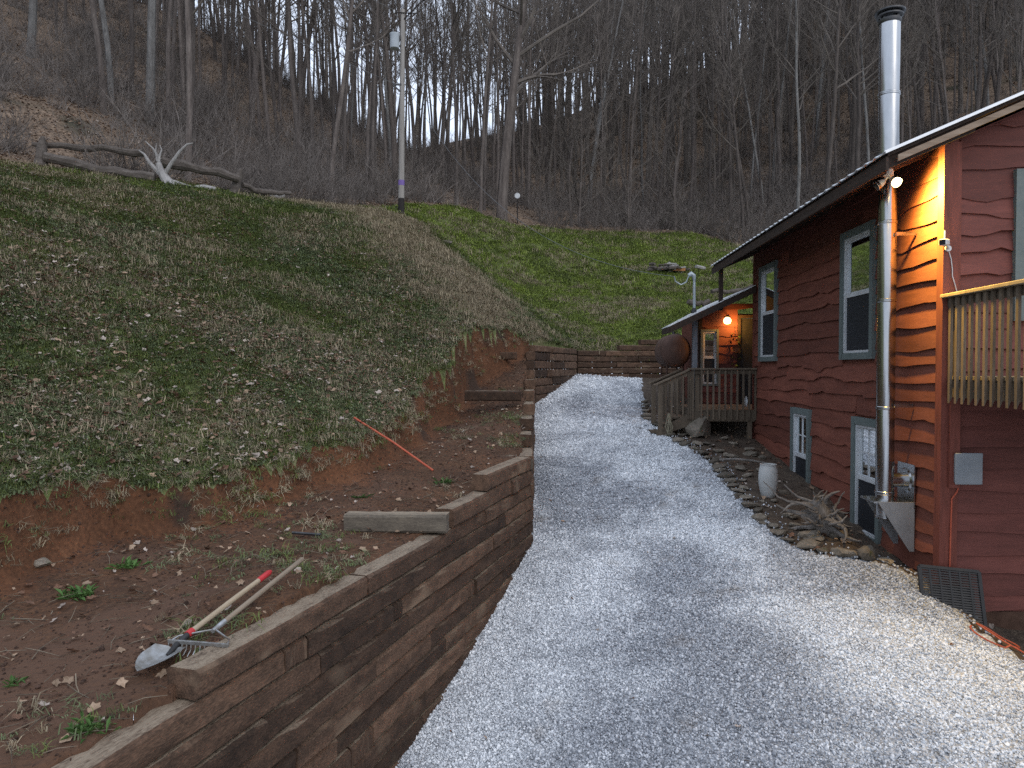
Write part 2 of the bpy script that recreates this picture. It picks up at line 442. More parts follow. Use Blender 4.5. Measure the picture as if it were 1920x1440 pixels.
def gravel_mat(name, stones):
    m = bpy.data.materials.new(name); m.use_nodes = True
    nt = m.node_tree; N = nt.nodes; L = nt.links; b = N['Principled BSDF']
    ge = N.new('ShaderNodeNewGeometry')
    n1 = N.new('ShaderNodeTexNoise'); n1.inputs['Scale'].default_value = .42; n1.inputs['Detail'].default_value = 6; n1.inputs['Roughness'].default_value = .62
    n1.inputs['Distortion'].default_value = .4
    L.new(ge.outputs['Position'], n1.inputs['Vector'])
    r1 = N.new('ShaderNodeMapRange'); r1.inputs['From Min'].default_value = .43; r1.inputs['From Max'].default_value = .57
    L.new(n1.outputs['Fac'], r1.inputs['Value'])
    if stones:
        oi = N.new('ShaderNodeObjectInfo'); rnd = oi.outputs['Random']
    else:
        vo = N.new('ShaderNodeTexVoronoi'); vo.inputs['Scale'].default_value = 42; L.new(ge.outputs['Position'], vo.inputs['Vector'])
        sp = N.new('ShaderNodeSeparateColor'); L.new(vo.outputs['Color'], sp.inputs[0]); rnd = sp.outputs[0]
    ra = N.new('ShaderNodeValToRGB'); rb = N.new('ShaderNodeValToRGB')
    def ramp(rp, cs):
        e = rp.color_ramp.elements
        e[0].position, e[0].color = cs[0][0], (*cs[0][1], 1); e[1].position, e[1].color = cs[-1][0], (*cs[-1][1], 1)
        for q, c in cs[1:-1]: x = e.new(q); x.color = (*c, 1)
    k = 1.0 if stones else .75
    S = lambda *c: tuple(k * q for q in c)
    ramp(ra, [(0, S(.15, .16, .18)), (.3, S(.285, .305, .335)), (.7, S(.40, .425, .46)), (1, S(.58, .60, .63))])      # finer, dustier grey
    ramp(rb, [(0, S(.30, .32, .345)), (.2, S(.54, .57, .60)), (.6, S(.68, .71, .74)), (1, S(.84, .86, .87))])       # clean white stone
    L.new(rnd, ra.inputs[0]); L.new(rnd, rb.inputs[0])
    mx = N.new('ShaderNodeMix'); mx.data_type = 'RGBA'
    L.new(r1.outputs[0], mx.inputs['Factor']); L.new(ra.outputs[0], mx.inputs['A']); L.new(rb.outputs[0], mx.inputs['B'])
    n2 = N.new('ShaderNodeTexNoise'); n2.inputs['Scale'].default_value = 1.9; n2.inputs['Detail'].default_value = 5
    L.new(ge.outputs['Position'], n2.inputs['Vector'])
    r2 = N.new('ShaderNodeMapRange'); r2.inputs['From Min'].default_value = .62; r2.inputs['From Max'].default_value = .74; r2.inputs['To Max'].default_value = .4
    L.new(n2.outputs['Fac'], r2.inputs['Value'])
    m2 = N.new('ShaderNodeMix'); m2.data_type = 'RGBA'; m2.inputs['B'].default_value = (.17, .14, .11, 1)      # muddy patches
    L.new(r2.outputs[0], m2.inputs['Factor']); L.new(mx.outputs['Result'], m2.inputs['A'])
    L.new(m2.outputs['Result'], b.inputs['Base Color'])
    b.inputs['Roughness'].default_value = .8; b.inputs['Specular IOR Level'].default_value = .25
    if not stones:
        bp = N.new('ShaderNodeBump'); bp.inputs['Strength'].default_value = 1; bp.inputs['Distance'].default_value = .02; bp.invert = True
        L.new(vo.outputs['Distance'], bp.inputs['Height']); L.new(bp.outputs[0], b.inputs['Normal'])
    return m
m_gravel = gravel_mat('gravel_bed', False)
m_stone = gravel_mat('white_gravel_stone', True)

ny, nx = GX.shape
CX = (GX[:-1, :-1] + GX[1:, 1:]) / 2; CY = (GY[:-1, :-1] + GY[1:, 1:]) / 2
COVER = land(CX, CY)[1]
def sheet(name, cv, m):
    jj, ii = np.nonzero(COVER == cv)
    q = np.stack([jj * nx + ii, jj * nx + ii + 1, (jj + 1) * nx + ii + 1, (jj + 1) * nx + ii], 1)
    used, inv = np.unique(q, return_inverse=True); inv = inv.reshape(q.shape)
    co = np.stack([GX.ravel()[used], GY.ravel()[used], (GZR if cv in (3, 4) else GZL).ravel()[used]], 1)
    me = bpy.data.meshes.new(name)
    me.vertices.add(len(co)); me.vertices.foreach_set('co', co.astype(np.float32).ravel())
    me.loops.add(q.size); me.loops.foreach_set('vertex_index', inv.astype(np.int32).ravel())
    me.polygons.add(len(q)); me.polygons.foreach_set('loop_start', np.arange(0, q.size, 4, dtype=np.int32)); me.polygons.foreach_set('loop_total', np.full(len(q), 4, dtype=np.int32))
    me.polygons.foreach_set('use_smooth', [True] * len(q))
    me.update(); me.validate()
    me.materials.append(m)
    o = bpy.data.objects.new(name, me); COL.objects.link(o); o['kind'] = 'structure'
    return o
m_bench = mat('trodden_dark_soil', [(.3, (0.034, 0.018, 0.010)), (.48, (0.071, 0.036, 0.019)), (.62, (0.115, 0.056, 0.028)), (.8, (0.188, 0.095, 0.048))], scale=1.9, rough=.95, bump=.9, fine=(30, .55), bscale=.05, spots=((.095, .052, .032), .9, .55))
sheet('soil_bench', 5, m_bench)
sheet('lawn', 0, m_lawn); sheet('soil_bank', 1, m_soil); sheet('forest_floor', 2, m_wood_floor)
sheet('gravel_driveway', 3, m_gravel); sheet('garden_bed', 4, m_bed)

def zat(x, y):
    return float(land(np.array([x]), np.array([y]))[0][0])

# ------------------------------------------------------------ timber retaining wall
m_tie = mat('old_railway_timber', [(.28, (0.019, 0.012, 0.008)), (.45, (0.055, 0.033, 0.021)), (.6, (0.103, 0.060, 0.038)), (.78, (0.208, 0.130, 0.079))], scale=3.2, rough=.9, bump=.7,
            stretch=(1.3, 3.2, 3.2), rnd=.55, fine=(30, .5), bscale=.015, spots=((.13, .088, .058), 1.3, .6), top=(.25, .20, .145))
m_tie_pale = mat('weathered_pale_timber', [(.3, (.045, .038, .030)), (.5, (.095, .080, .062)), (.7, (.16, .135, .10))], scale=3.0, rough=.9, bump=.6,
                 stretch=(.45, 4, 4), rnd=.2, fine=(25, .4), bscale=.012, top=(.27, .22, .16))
TIE_L, TIE_D, TIE_H = 2.4, .22, .174
def tie_mesh(seed):
    r_ = random.Random(seed); mb = MB(); n = 14
    hy, hz, b = TIE_D / 2, TIE_H / 2, .022
    prof = [(-hy + b, -hz), (0, -hz), (hy - b, -hz), (hy, -hz + b), (hy, 0), (hy, hz - b), (hy - b, hz), (0, hz), (-hy + b, hz), (-hy, hz - b), (-hy, 0), (-hy, -hz + b)]
    ph = [r_.uniform(0, 6.28) for _ in range(6)]
    vs = []
    for i in range(n + 1):
        x = TIE_L * (i / n - .5)
        wy = .009 * math.sin(x * 1.9 + ph[0]); wz = .006 * math.sin(x * 1.4 + ph[1])
        for (y, z) in prof:
            j = .0045
            e = .004 * math.sin(x * 9 + ph[2] + y * 20) + .003 * math.sin(x * 17 + ph[3] + z * 40)
            vs.append((x + (r_.uniform(-.012, .012) if i in (0, n) else 0), y * (1 + e * 3) + wy + r_.uniform(-j, j), z * (1 + e * 2) + wz * .5 + r_.uniform(-j, j) * .6))
    m = len(prof); fs = []
    for i in range(n):
        for k in range(m): fs.append((i * m + k, (i + 1) * m + k, (i + 1) * m + (k + 1) % m, i * m + (k + 1) % m))
    mb.add(vs, fs)
    for i, s in ((0, 1), (n, -1)):
        c = len(mb.v); mb.v.append((TIE_L * (i / n - .5) + s * .004, 0, 0))
        for k in range(m):
            a, q = i * m + k, i * m + (k + 1) % m
            mb.f.append((c, a, q) if s > 0 else (c, q, a))
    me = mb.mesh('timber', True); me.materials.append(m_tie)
    return me
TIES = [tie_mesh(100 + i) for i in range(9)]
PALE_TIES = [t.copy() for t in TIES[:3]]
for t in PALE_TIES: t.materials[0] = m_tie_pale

rw = thing('retaining_wall', 'stepped dark timber retaining wall holding back the red soil beside the gravel', 'wall', (0, 0, 0))
tie_r = random.Random(5)
def tie(p0, p1, ztop, h, pale=False, depth=1.0, roll=0.0):
    """timber whose front lower line runs p0 -> p1; body lies to the left of it"""
    p0 = np.array(p0, float); p1 = np.array(p1, float); v = p1 - p0; L = np.linalg.norm(v); v /= L
    nrm = np.array((-v[1], v[0])); jit = tie_r.uniform(-.014, .014)
    c = (p0 + p1) / 2 + nrm * (TIE_D * depth / 2 + jit)
    me = tie_r.choice(PALE_TIES if pale else TIES)
    flip = tie_r.choice((0, math.pi))
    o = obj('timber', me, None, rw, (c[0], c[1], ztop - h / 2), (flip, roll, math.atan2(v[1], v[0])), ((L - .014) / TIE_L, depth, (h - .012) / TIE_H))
    return o
def course(a, b, ztop, h, cuts=None, lo=1.9, hi=2.5, pale=()):
    a = np.array(a, float); b = np.array(b, float); L = np.linalg.norm(b - a); v = (b - a) / L
    if cuts is None:
        cuts = []; s = tie_r.uniform(.6, 2.2)
        while s < L - .5:
            cuts.append(s)
            if tie_r.random() < .22: s += tie_r.uniform(.22, .4); cuts.append(s)
            s += tie_r.uniform(lo, hi)
    ed = [0] + [c for c in cuts if 0 < c < L] + [L]
    for i in range(len(ed) - 1):
        q0, q1 = a + v * ed[i], a + v * ed[i + 1]; mid = (q0 + q1) / 2; nr = np.array((v[1], -v[0])) * .15
        g = min(float(drive_raw(*(q + nr))) for q in (q0, mid, q1))
        if ztop > g - .03: tie(q0, q1, ztop, h, i in pale)
P = lambda s: Q0 + E1 * s
SK = np.linalg.norm(KK - Q0)
H0, H1, ZA = .178, .205, -1.67
course(P(0), P(SK), ZA, H0, [1.9, 4.68])
course(P(-7), P(SK), ZA - H0, H0, [4.4, 7.79, 8.05, 10.3, 12.4])
course(P(-7), P(SK), ZA - 2 * H0, H0, [3.1, 5.6, 8.2, 9.3, 9.47, 11.9])
for k in range(3, 13): course(P(-7), P(SK), ZA - k * H0, H0)
course(P(3.68), P(SK), ZA + H1, H1, [2.0])
course(P(4.75), P(SK - .05), ZA + 2 * H1, H1, [])
tie(P(SK - .05), P(SK - .005), ZA + 2 * H1 - .02, H1 - .03, True)
starts = {3: 11.35, 4: 12.0, 5: 12.9, 6: 13.9, 7: 14.8, 8: 15.5, 9: 16.15, 10: 16.6}
S2 = MM - KK
for k in range(-14, 11):
    z = ZA + k * (H1 if k > 0 else H0)
    y0 = starts.get(k, KK[1] + .02); t0 = (y0 - KK[1]) / S2[1]
    course(KK + S2 * t0, MM, z, H1 if k > 0 else H0, None, 1.3, 2.2)
for k in range(1, 12):
    z = ZA + k * H1
    course(MM + (NN - MM) * .02, NN, z if k < 11 else z - .03, H1 if k < 11 else .17, None, .9, 1.5)
BW = BB - NN; bw = np.linalg.norm(BW); bd = BW / bw
for k in range(0, 7):
    course(NN + bd * .02, BB, .52 - k * .172, .172, None, 1.6, 2.5)
course(NN + bd * 1.35, BB, .69, .17, None, 1.8, 2.4); course(NN + bd * 2.05, BB, .86, .17, None, 1.8, 2.4)
# deadmen running back into the bank
def deadman(x0, x1, y0, y1, ztop, h, pale=False):
    tie((x1, y1), (x0, y0), ztop, h, pale, .9)
q = P(3.58); deadman(q[0] - 1.05, q[0] + .0, q[1] + .05, q[1] - .02, ZA + H1, H1 - .01, True)
deadman(-1.0, .08, 10.55, 10.5, -1.27, .17, True)
deadman(-.88, .18, 13.45, 13.4, -.42, .2)
deadman(-.75, .12, 16.25, 16.2, .36, .18)

# ------------------------------------------------------------ the cabin
HA = math.atan(.0597)
HC = Vector((4.2 + .0597 * 7.69, 7.69, 0))
_hm = Matrix.Rotation(-HA, 3, 'Z')
def hloc(x, y, z): return HC + _hm @ Vector((x, y, z))
def hthing(name, label, cat, base=(0, 0, 0), group=None):
    """a thing that shares the cabin's axes: x right along the gable, y back along the long wall"""
    return thing(name, label, cat, hloc(*base), -HA, group)

m_siding = mat('red_stained_siding', [(.3, (0.096, 0.032, 0.021)), (.5, (0.144, 0.047, 0.031)), (.68, (0.185, 0.063, 0.040)), (.85, (0.226, 0.091, 0.056))], scale=2.4, rough=.75, bump=.35,
               stretch=(1, .7, 5), rnd=.28, fine=(24, .35), bscale=.006, spec=.3)
m_siding_g = mat('red_stained_gable_siding', [(.3, (0.087, 0.030, 0.024)), (.5, (0.131, 0.043, 0.034)), (.68, (0.168, 0.057, 0.045)), (.85, (0.206, 0.082, 0.063))], scale=2.4, rough=.75, bump=.35,
                 stretch=(.7, 1, 5), rnd=.26, fine=(24, .35), bscale=.006, spec=.3)
m_corner = mat('red_stained_trim', [(.3, (0.106, 0.032, 0.022)), (.6, (0.163, 0.048, 0.034))], scale=6, rough=.7, stretch=(4, 4, .5), bump=.2)
m_trim = mat('grey_green_trim', [(.3, (0.098, 0.124, 0.121)), (.7, (0.143, 0.169, 0.163))], scale=5, rough=.7, rnd=.1, fine=(40, .3))
m_sash = mat('white_vinyl', [(.3, (.42, .44, .46)), (.7, (.55, .57, .58))], scale=5, rough=.45)
m_glass = glass_mat('window_glass')
m_dark = mat('dark_room', [(.3, (.012, .012, .013)), (.7, (.02, .02, .02))], scale=3)
m_screen = mat('insect_screen', [(.3, (.012, .014, .018)), (.7, (.022, .025, .03))], scale=60, rough=.6)
m_curtain = mat('lace_curtain', [(.35, (.16, .17, .19)), (.5, (.32, .34, .37)), (.7, (.5, .52, .54))], scale=9, rough=.95, fine=(60, .6), stretch=(1, 2.5, .4))
m_window_glow = emit_mat('window_glow_emission', (1.0, .48, .10), 1.3)  # emission stands in for warm light in the far window
m_roof = mat('galvanised_roofing', [(.3, (.50, .53, .56)), (.6, (.62, .64, .66)), (.8, (.70, .71, .72))], scale=3, rough=.42, metal=.35, fine=(30, .3), spec=.5)
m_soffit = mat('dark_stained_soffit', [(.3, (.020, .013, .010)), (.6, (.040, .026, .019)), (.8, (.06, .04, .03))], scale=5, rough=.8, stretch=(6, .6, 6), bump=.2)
m_fascia = mat('bare_fascia_board', [(.3, (.16, .115, .08)), (.6, (.25, .19, .14)), (.8, (.32, .26, .2))], scale=4, rough=.85, stretch=(.6, 6, 6), bump=.2)
m_block = mat('concrete_block', [(.3, (0.050, 0.027, 0.018)), (.6, (0.080, 0.045, 0.031))], scale=8, rough=.95, bump=.4)

cabin = hthing('cabin', 'two-storey red cabin with wavy-edged board siding and a metal roof', 'house', (0, 0, -2.3))
OZ = 2.3                                   # local z of the eye-level datum above the cabin's base
def hb(mb): return mb                      # geometry is written with z from the datum and lifted by OZ
def hpart(name, mb, m, parent=None, smooth=False):
    mb.v = [(x, y, z + OZ) for (x, y, z) in mb.v]
    return obj(name, mb, m, parent or cabin, smooth=smooth)

LEN, DEP = 7.35, 9.5
U_LEFT = lambda u, o, z: (-o, u, z)
U_GAB = lambda u, o, z: (u, -o, z)

def wall_sheet(T, u0, u1, z0, z1, holes, o=0.0, ztop=None):
    us = sorted({u0, u1, *[h[0] for h in holes], *[h[1] for h in holes]}); zs = sorted({z0, z1, *[h[2] for h in holes], *[h[3] for h in holes]})
    mb = MB()
    for i in range(len(us) - 1):
        for j in range(len(zs) - 1):
            cu, cz = (us[i] + us[i + 1]) / 2, (zs[j] + zs[j + 1]) / 2
            if any(h[0] < cu < h[1] and h[2] < cz < h[3] for h in holes): continue
            mb.add([T(us[i], o, zs[j]), T(us[i + 1], o, zs[j]), T(us[i + 1], o, zs[j + 1]), T(us[i], o, zs[j + 1])], [(0, 1, 2, 3)])
    return mb

hw_r = random.Random(11)
def board(T, u0, u1, z, expo, seed, zlim=None):
    """one live-edge board: straight top tucked under the next, wandering lower edge standing proud"""
    r_ = random.Random(seed); n = max(4, int((u1 - u0) / .13)); mb = MB()
    ph = [r_.uniform(0, 6.28) for _ in range(4)]; f1 = r_.uniform(1.0, 2.0); f2 = r_.uniform(3.0, 5.0)
    amp = r_.uniform(.014, .032); dips = [(r_.uniform(u0, u1), r_.uniform(-.06, .05), r_.uniform(.06, .2)) for _ in range(r_.choice((1, 1, 2, 3)))]
    vs = []
    for i in range(n + 1):
        u = u0 + (u1 - u0) * i / n
        w = amp * math.sin(u * f1 + ph[0]) + amp * .5 * math.sin(u * f2 + ph[1])
        for (c, a, s) in dips: w += a * math.exp(-((u - c) / s) ** 2)
        th = .039 + .009 * math.sin(u * 2 + ph[2])
        zt = z + expo + .045; zb = z + w
        if zlim is not None:
            zt = min(zt, zlim(u)); zb = min(zb, zt - .004)
        vs += [T(u, .003, zt), T(u, .4 * th, zt - .30 * (zt - zb)), T(u, th * .97, zb + .01), T(u, th, zb), T(u, 0.001, zb + .006)]
    fs = []
    for i in range(n):
        for k in range(4): fs.append((i * 5 + k, i * 5 + k + 1, (i + 1) * 5 + k + 1, (i + 1) * 5 + k))
    fs.append((0, 1, 2, 3, 4)); m0 = n * 5; fs.append((m0 + 4, m0 + 3, m0 + 2, m0 + 1, m0))
    return mb.add(vs, fs)

def siding(T, parent, m, u0, u1, z0, z1, holes, seed, lo=1.6, hi=3.4, zlim=None):
    r_ = random.Random(seed); z = z0; row = 0
    while z < z1 - .05:
        e = r_.uniform(.185, .265)
        spans = [(u0, u1)]
        for h in holes:
            if z + e > h[2] + .03 and z + .02 < h[3] - .03:
                ns = []
                for (a, b) in spans:
                    if h[1] <= a or h[0] >= b: ns.append((a, b)); continue
                    if h[0] - a > .04: ns.append((a, h[0]))
                    if b - h[1] > .04: ns.append((h[1], b))
                spans = ns
        for (a, b) in spans:
            cuts = [a]; s = a + r_.uniform(lo, hi)
            while s < b - .6: cuts.append(s); s += r_.uniform(lo, hi)
            cuts.append(b)
            for i in range(len(cuts) - 1):
                if zlim is not None and max(zlim(cuts[i]), zlim(cuts[i + 1])) < z + .05: continue
                hpart('siding_board', board(T, cuts[i] + .002, cuts[i + 1] - .002, z, min(e, z1 - z), r_.random(), zlim), m, parent)
        z += e; row += 1

def window(T, u0, u1, z0, z1, muntin=False, curtain='none', screen=True, tw=.1):
    """outer trim u0..u1, z0..z1; double-hung sash inside it"""
    mb = MB(); B = lambda a, b, c, d, e, f: mb.add(*boxT(T, a, b, c, d, e, f))
    a, b, c, d = u0 + tw, u1 - tw, z0 + tw * .9, z1 - tw
    fw = .034
    for (q) in ((a, a + fw, c, d), (b - fw, b, c, d), (a + fw, b - fw, c, c + fw), (a + fw, b - fw, d - fw, d)): B(q[0], q[1], -.05, .05, q[2], q[3])
    w = hpart('window', mb, m_sash)
    for (q) in ((u0, a, z0, z1), (b, u1, z0, z1), (a, b, z0, c), (a, b, d, z1)):
        mb = MB(); mb.add(*boxT(T, q[0] + .001, q[1] - .001, -.01, .074 if q[0] in (u0, b) else .070, q[2], q[3])); hpart('trim_board', mb, m_trim, w)
    zm = (c + d) / 2; ia, ib, ic, idd = a + fw, b - fw, c + fw, d - fw
    mb = MB(); mb.add(*boxT(T, ia, ib, -.03, .034, zm - .022, zm + .022)); hpart('meeting_rail', mb, m_sash, w)
    for (zz0, zz1, off) in ((zm + .022, idd, .008), (ic, zm - .022, -.008)):
        s = .022; mb = MB()
        for q in ((ia, ia + s, zz0, zz1), (ib - s, ib, zz0, zz1), (ia + s, ib - s, zz0, zz0 + s), (ia + s, ib - s, zz1 - s, zz1)):
            mb.add(*boxT(T, q[0], q[1], off - .015, off + .02, q[2], q[3]))
        hpart('sash', mb, m_sash, w)
        mb = MB(); mb.add([T(ia + s, off, zz0 + s), T(ib - s, off, zz0 + s), T(ib - s, off, zz1 - s), T(ia + s, off, zz1 - s)], [(0, 1, 2, 3)]); hpart('pane', mb, m_glass, w)
        if muntin and zz1 == idd:
            um = (ia + ib) / 2; z2 = (zz0 + zz1) / 2
            mb = MB(); mb.add(*boxT(T, um - .01, um + .01, off - .01, off + .012, zz0 + s, zz1 - s)); hpart('muntin', mb, m_sash, w)
            mb = MB(); mb.add(*boxT(T, ia + s, ib - s, off - .008, off + .010, z2 - .01, z2 + .01)); hpart('muntin', mb, m_sash, w)
    if screen:
        mb = MB(); s = .03; mb.add([T(ia, .018, ic), T(ib, .018, ic), T(ib, .018, zm - .024), T(ia, .018, zm - .024)], [(0, 1, 2, 3)]); hpart('insect_screen', mb, m_screen, w)
    if curtain != 'none':
        n = 28; vs = []; zb = c if curtain == 'full' else zm - .1
        for i in range(n + 1):
            u = a + (b - a) * i / n; o = -.17 + .022 * math.sin(i * 1.9) + .01 * math.sin(i * .7)
            vs += [T(u, o, zb), T(u, o, d)]
        mb = MB(); mb.add(vs, [(2 * i, 2 * i + 2, 2 * i + 3, 2 * i + 1) for i in range(n)])
        hpart('curtain', mb, m_curtain, w)
    if curtain == 'lit':
        pass
    return w

def boxT(T, u0, u1, o0, o1, z0, z1):
    vs = [T(u, o, z) for u in (u0, u1) for o in (o0, o1) for z in (z0, z1)]
    return vs, [(0, 1, 3, 2), (4, 6, 7, 5), (0, 4, 5, 1), (2, 3, 7, 6), (0, 2, 6, 4), (1, 5, 7, 3)]

WL = [(1.62, 2.70, .12, 1.93), (5.72, 6.84, .13, 2.02), (1.38, 2.25, -2.31, -.67), (3.92, 4.82, -2.30, -.68)]
holes_l = [(w[0] + .1, w[1] - .1, w[2] + .09, w[3] - .1) for w in WL]
cut_l = [(w[0] + .01, w[1] - .01, w[2] + .01, w[3] - .01) for w in WL]
wl_part = hpart('long_wall', wall_sheet(U_LEFT, 0, LEN, -2.9, 2.42, holes_l, -.002), m_siding)
siding(U_LEFT, wl_part, m_siding, .075, LEN - .06, -2.75, 2.40, cut_l, 3)
WG = [(.665, 1.75, .50, 2.10)]
gz = lambda u: 2.40 + .425 * min(u, DEP - u)
holes_g = [(w[0] + .1, w[1] - .1, w[2] + .09, w[3] - .1) for w in WG]
mbg = wall_sheet(U_GAB, 0, DEP, -2.9, 2.40, holes_g, -.002)
mbg.add([(0, .002, 2.40), (DEP, .002, 2.40), (DEP / 2, .002, gz(DEP / 2))], [(0, 1, 2)])
gw_part = hpart('gable_wall', mbg, m_siding_g)
siding(U_GAB, gw_part, m_siding_g, .12, DEP, -2.62, gz(DEP / 2), [(w[0] + .01, w[1] - .01, w[2] + .01, w[3] - .01) for w in WG], 8, 2.2, 4.4, gz)
mb = MB(); mb.add(*boxT(U_GAB, .12, DEP, -.05, .02, -3.1, -2.62)); hpart('foundation', mb, m_block)
mb = MB(); mb.box2((-.062, -.052, -2.95), (-.001, .075, 2.38)); hpart('corner_board', mb, m_corner)
mb = MB(); mb.box2((0.0, -.05, -2.95), (.12, -.001, 2.40)); hpart('corner_board', mb, m_corner)
mb = MB(); mb.box2((-.04, LEN - .06, -2.2), (.12, LEN + .02, 2.40)); hpart('corner_board', mb, m_corner)
mb = MB(); mb.add([(0, LEN, -2.9), (DEP, LEN, -2.9), (DEP, LEN, 2.4), (0, LEN, 2.4)], [(0, 1, 2, 3)])
mb.add([(DEP, 0, -2.9), (DEP, LEN, -2.9), (DEP, LEN, 2.4), (DEP, 0, 2.4)], [(0, 1, 2, 3)])
mb.add([(0, LEN, 2.40), (DEP, LEN, 2.40), (DEP / 2, LEN, gz(DEP / 2))], [(0, 1, 2)]); hpart('rear_wall', mb, m_siding)
mb = MB(); mb.box2((.05, .05, -.32), (DEP - .05, LEN - .05, -.12)); hpart('inner_floor', mb, m_dark)
window(U_LEFT, *WL[0], curtain='none'); w_far = window(U_LEFT, *WL[1], curtain='none')
window(U_LEFT, *WL[2], muntin=True, curtain='half'); window(U_LEFT, *WL[3], muntin=True, curtain='half')
window(U_GAB, *WG[0], curtain='full', screen=False)
mb = MB()
for i in range(9):
    u = 5.86 + i * .05; mb.add([U_LEFT(u, -.2 - .015 * (i % 2), 1.05), U_LEFT(u + .05, -.2 - .015 * ((i + 1) % 2), 1.05), U_LEFT(u + .05, -.2 - .015 * ((i + 1) % 2), 1.5), U_LEFT(u, -.2 - .015 * (i % 2), 1.5)], [(0, 1, 2, 3)])
hpart('window_glow_panel', mb, m_window_glow, w_far)  # self-glowing pleated panel added behind the pane for its warm glow
mb = MB(); mb.add([U_LEFT(1.72, -.22, .25), U_LEFT(1.95, -.22, .25), U_LEFT(1.95, -.22, 1.85), U_LEFT(1.72, -.22, 1.85)], [(0, 1, 2, 3)]); mb.add([U_LEFT(2.4, -.2, .25), U_LEFT(2.62, -.2, .25), U_LEFT(2.62, -.2, 1.85), U_LEFT(2.4, -.2, 1.85)], [(0, 1, 2, 3)])

# roof: y -0.4 .. 7.7, eave 0.82 out from the long wall
EX, EZ, SL, Y0R, Y1R = -.82, 2.07, .425, -.40, 7.72
XR = DEP / 2
def rz(x): return EZ + SL * (x - EX) if x <= XR else EZ + SL * (2 * XR - x - EX)
def slope_slab(x0, x1, y0, y1, lo, hi):
    mb = MB(); vs = []
    for x in (x0, x1):
        for y in (y0, y1):
            for dz in (lo, hi): vs.append((x, y, rz(x) + dz))
    return mb.add(vs, [(0, 1, 3, 2), (4, 6, 7, 5), (0, 4, 5, 1), (2, 3, 7, 6), (0, 2, 6, 4), (1, 5, 7, 3)])
mbr = slope_slab(EX + .03, XR, Y0R + .03, Y1R - .03, .085, .115); b2 = slope_slab(XR, 2 * XR - EX - .03, Y0R + .03, Y1R - .03, .085, .115)
roof = hpart('roof', mbr.add(b2.v, b2.f), m_soffit)
def metal(x0, x1, nm):
    mb = MB(); n = int((Y1R - Y0R + .06) / .0575); vs = []; ys = [Y0R - .03 + i * .0575 for i in range(n + 1)]
    for i, y in enumerate(ys):
        rib = .018 if i % 4 == 0 else 0.0
        for x in (x0, x1):
            vs += [(x, y, rz(x) + .121 + rib), (x, y, rz(x) + .132 + rib)]
    fs = []
    for i in range(n):
        a = i * 4; b = a + 4
        fs += [(a + 1, b + 1, b + 3, a + 3), (a, a + 2, b + 2, b), (a, b, b + 1, a + 1), (a + 2, a + 3, b + 3, b + 2)]
    fs += [(0, 1, 3, 2), (n * 4, n * 4 + 2, n * 4 + 3, n * 4 + 1)]
    mb.add(vs, fs); return hpart(nm, mb, m_roof, roof)
metal(EX - .03, XR, 'metal_sheet'); metal(2 * XR - EX + .03, XR, 'metal_sheet')
m_edge = mat('white_rake_edge', [(.3, (.60, .62, .64)), (.7, (.72, .74, .75))], scale=6, rough=.35, metal=.2)
mb = MB(); mb.add(*[slope_slab(EX - .02, XR, Y0R - .035, Y0R - .005, .118, .140).v, [(0, 1, 3, 2), (4, 6, 7, 5), (0, 4, 5, 1), (2, 3, 7, 6), (0, 2, 6, 4), (1, 5, 7, 3)]]); hpart('rake_edge', mb, m_edge, roof)
hpart('rake_fascia', slope_slab(EX + .12, XR, Y0R, Y0R + .028, -.01, .055), m_fascia, roof)
hpart('rake_fascia', slope_slab(EX + .02, XR, Y1R - .028, Y1R, -.02, .084), m_soffit, roof)
mb = MB(); mb.box2((EX, Y0R + .002, EZ - .05), (EX + .028, Y1R - .002, EZ + .085)); hpart('eave_fascia', mb, m_soffit, roof)
for i in range(14):
    y = Y0R + .1 + i * (Y1R - Y0R - .2) / 13
    hpart('rafter', slope_slab(EX + .03, .1, y - .02, y + .02, -.04, .084), m_soffit, roof)
# corner post of the overhang standing on the lower porch roof
mb = MB(); mb.box2((-.76, LEN - .1, 1.20), (-.68, LEN - .02, 2.10)); hpart('roof_post', mb, m_soffit)

# ---- porch addition at the far end
PY0, PY1 = LEN - .25, 12.0
pz = lambda x: .88 + .475 * (x + 1.8)
def pslab(x0, x1, y0, y1, lo, hi):
    mb = MB(); back = lambda x: y1 if y1 < 9 else min(y1, 8.0 + (x + 1.84) * 2.9)      # the back edge runs askew to meet the main roof
    vs = [(x, y, pz(x) + dz) for x in (x0, x1) for y in (y0, back(x)) for dz in (lo, hi)]
    return mb.add(vs, [(0, 1, 3, 2), (4, 6, 7, 5), (0, 4, 5, 1), (2, 3, 7, 6), (0, 2, 6, 4), (1, 5, 7, 3)])
proof = hpart('porch_roof', pslab(-1.80, -.02, PY0 + .03, PY1, -.06, -.012), m_soffit)
b3 = pslab(-.05, 4.2, LEN + .05, PY1, -.06, -.012); hpart('porch_roof', b3, m_soffit)
hpart('metal_sheet', pslab(-1.84, -.05, PY0, PY1 + .05, -.008, .008), m_edge, proof)
hpart('rake_fascia', pslab(-1.80, -.05, PY0, PY0 + .03, -.15, -.012), m_soffit, proof)
mb = MB(); mb.box2((-1.835, PY0, pz(-1.8) - .15), (-1.805, 8.0, pz(-1.8) - .02)); hpart('eave_fascia', mb, m_soffit, proof)
AX0, AY = -.70, 9.55
aw = wall_sheet(U_GAB, AX0, 0.9, -1.6, 1.30, [(-.62, -.33, -.35, .85), (.26, .75, -.86, 1.2)], -AY)
aw.v = [(x, y, min(z, pz(x) - .07)) for (x, y, z) in aw.v]
addw = hpart('porch_wall', aw, m_siding_g)
UA = lambda u, o, z: (u, AY - o, z)
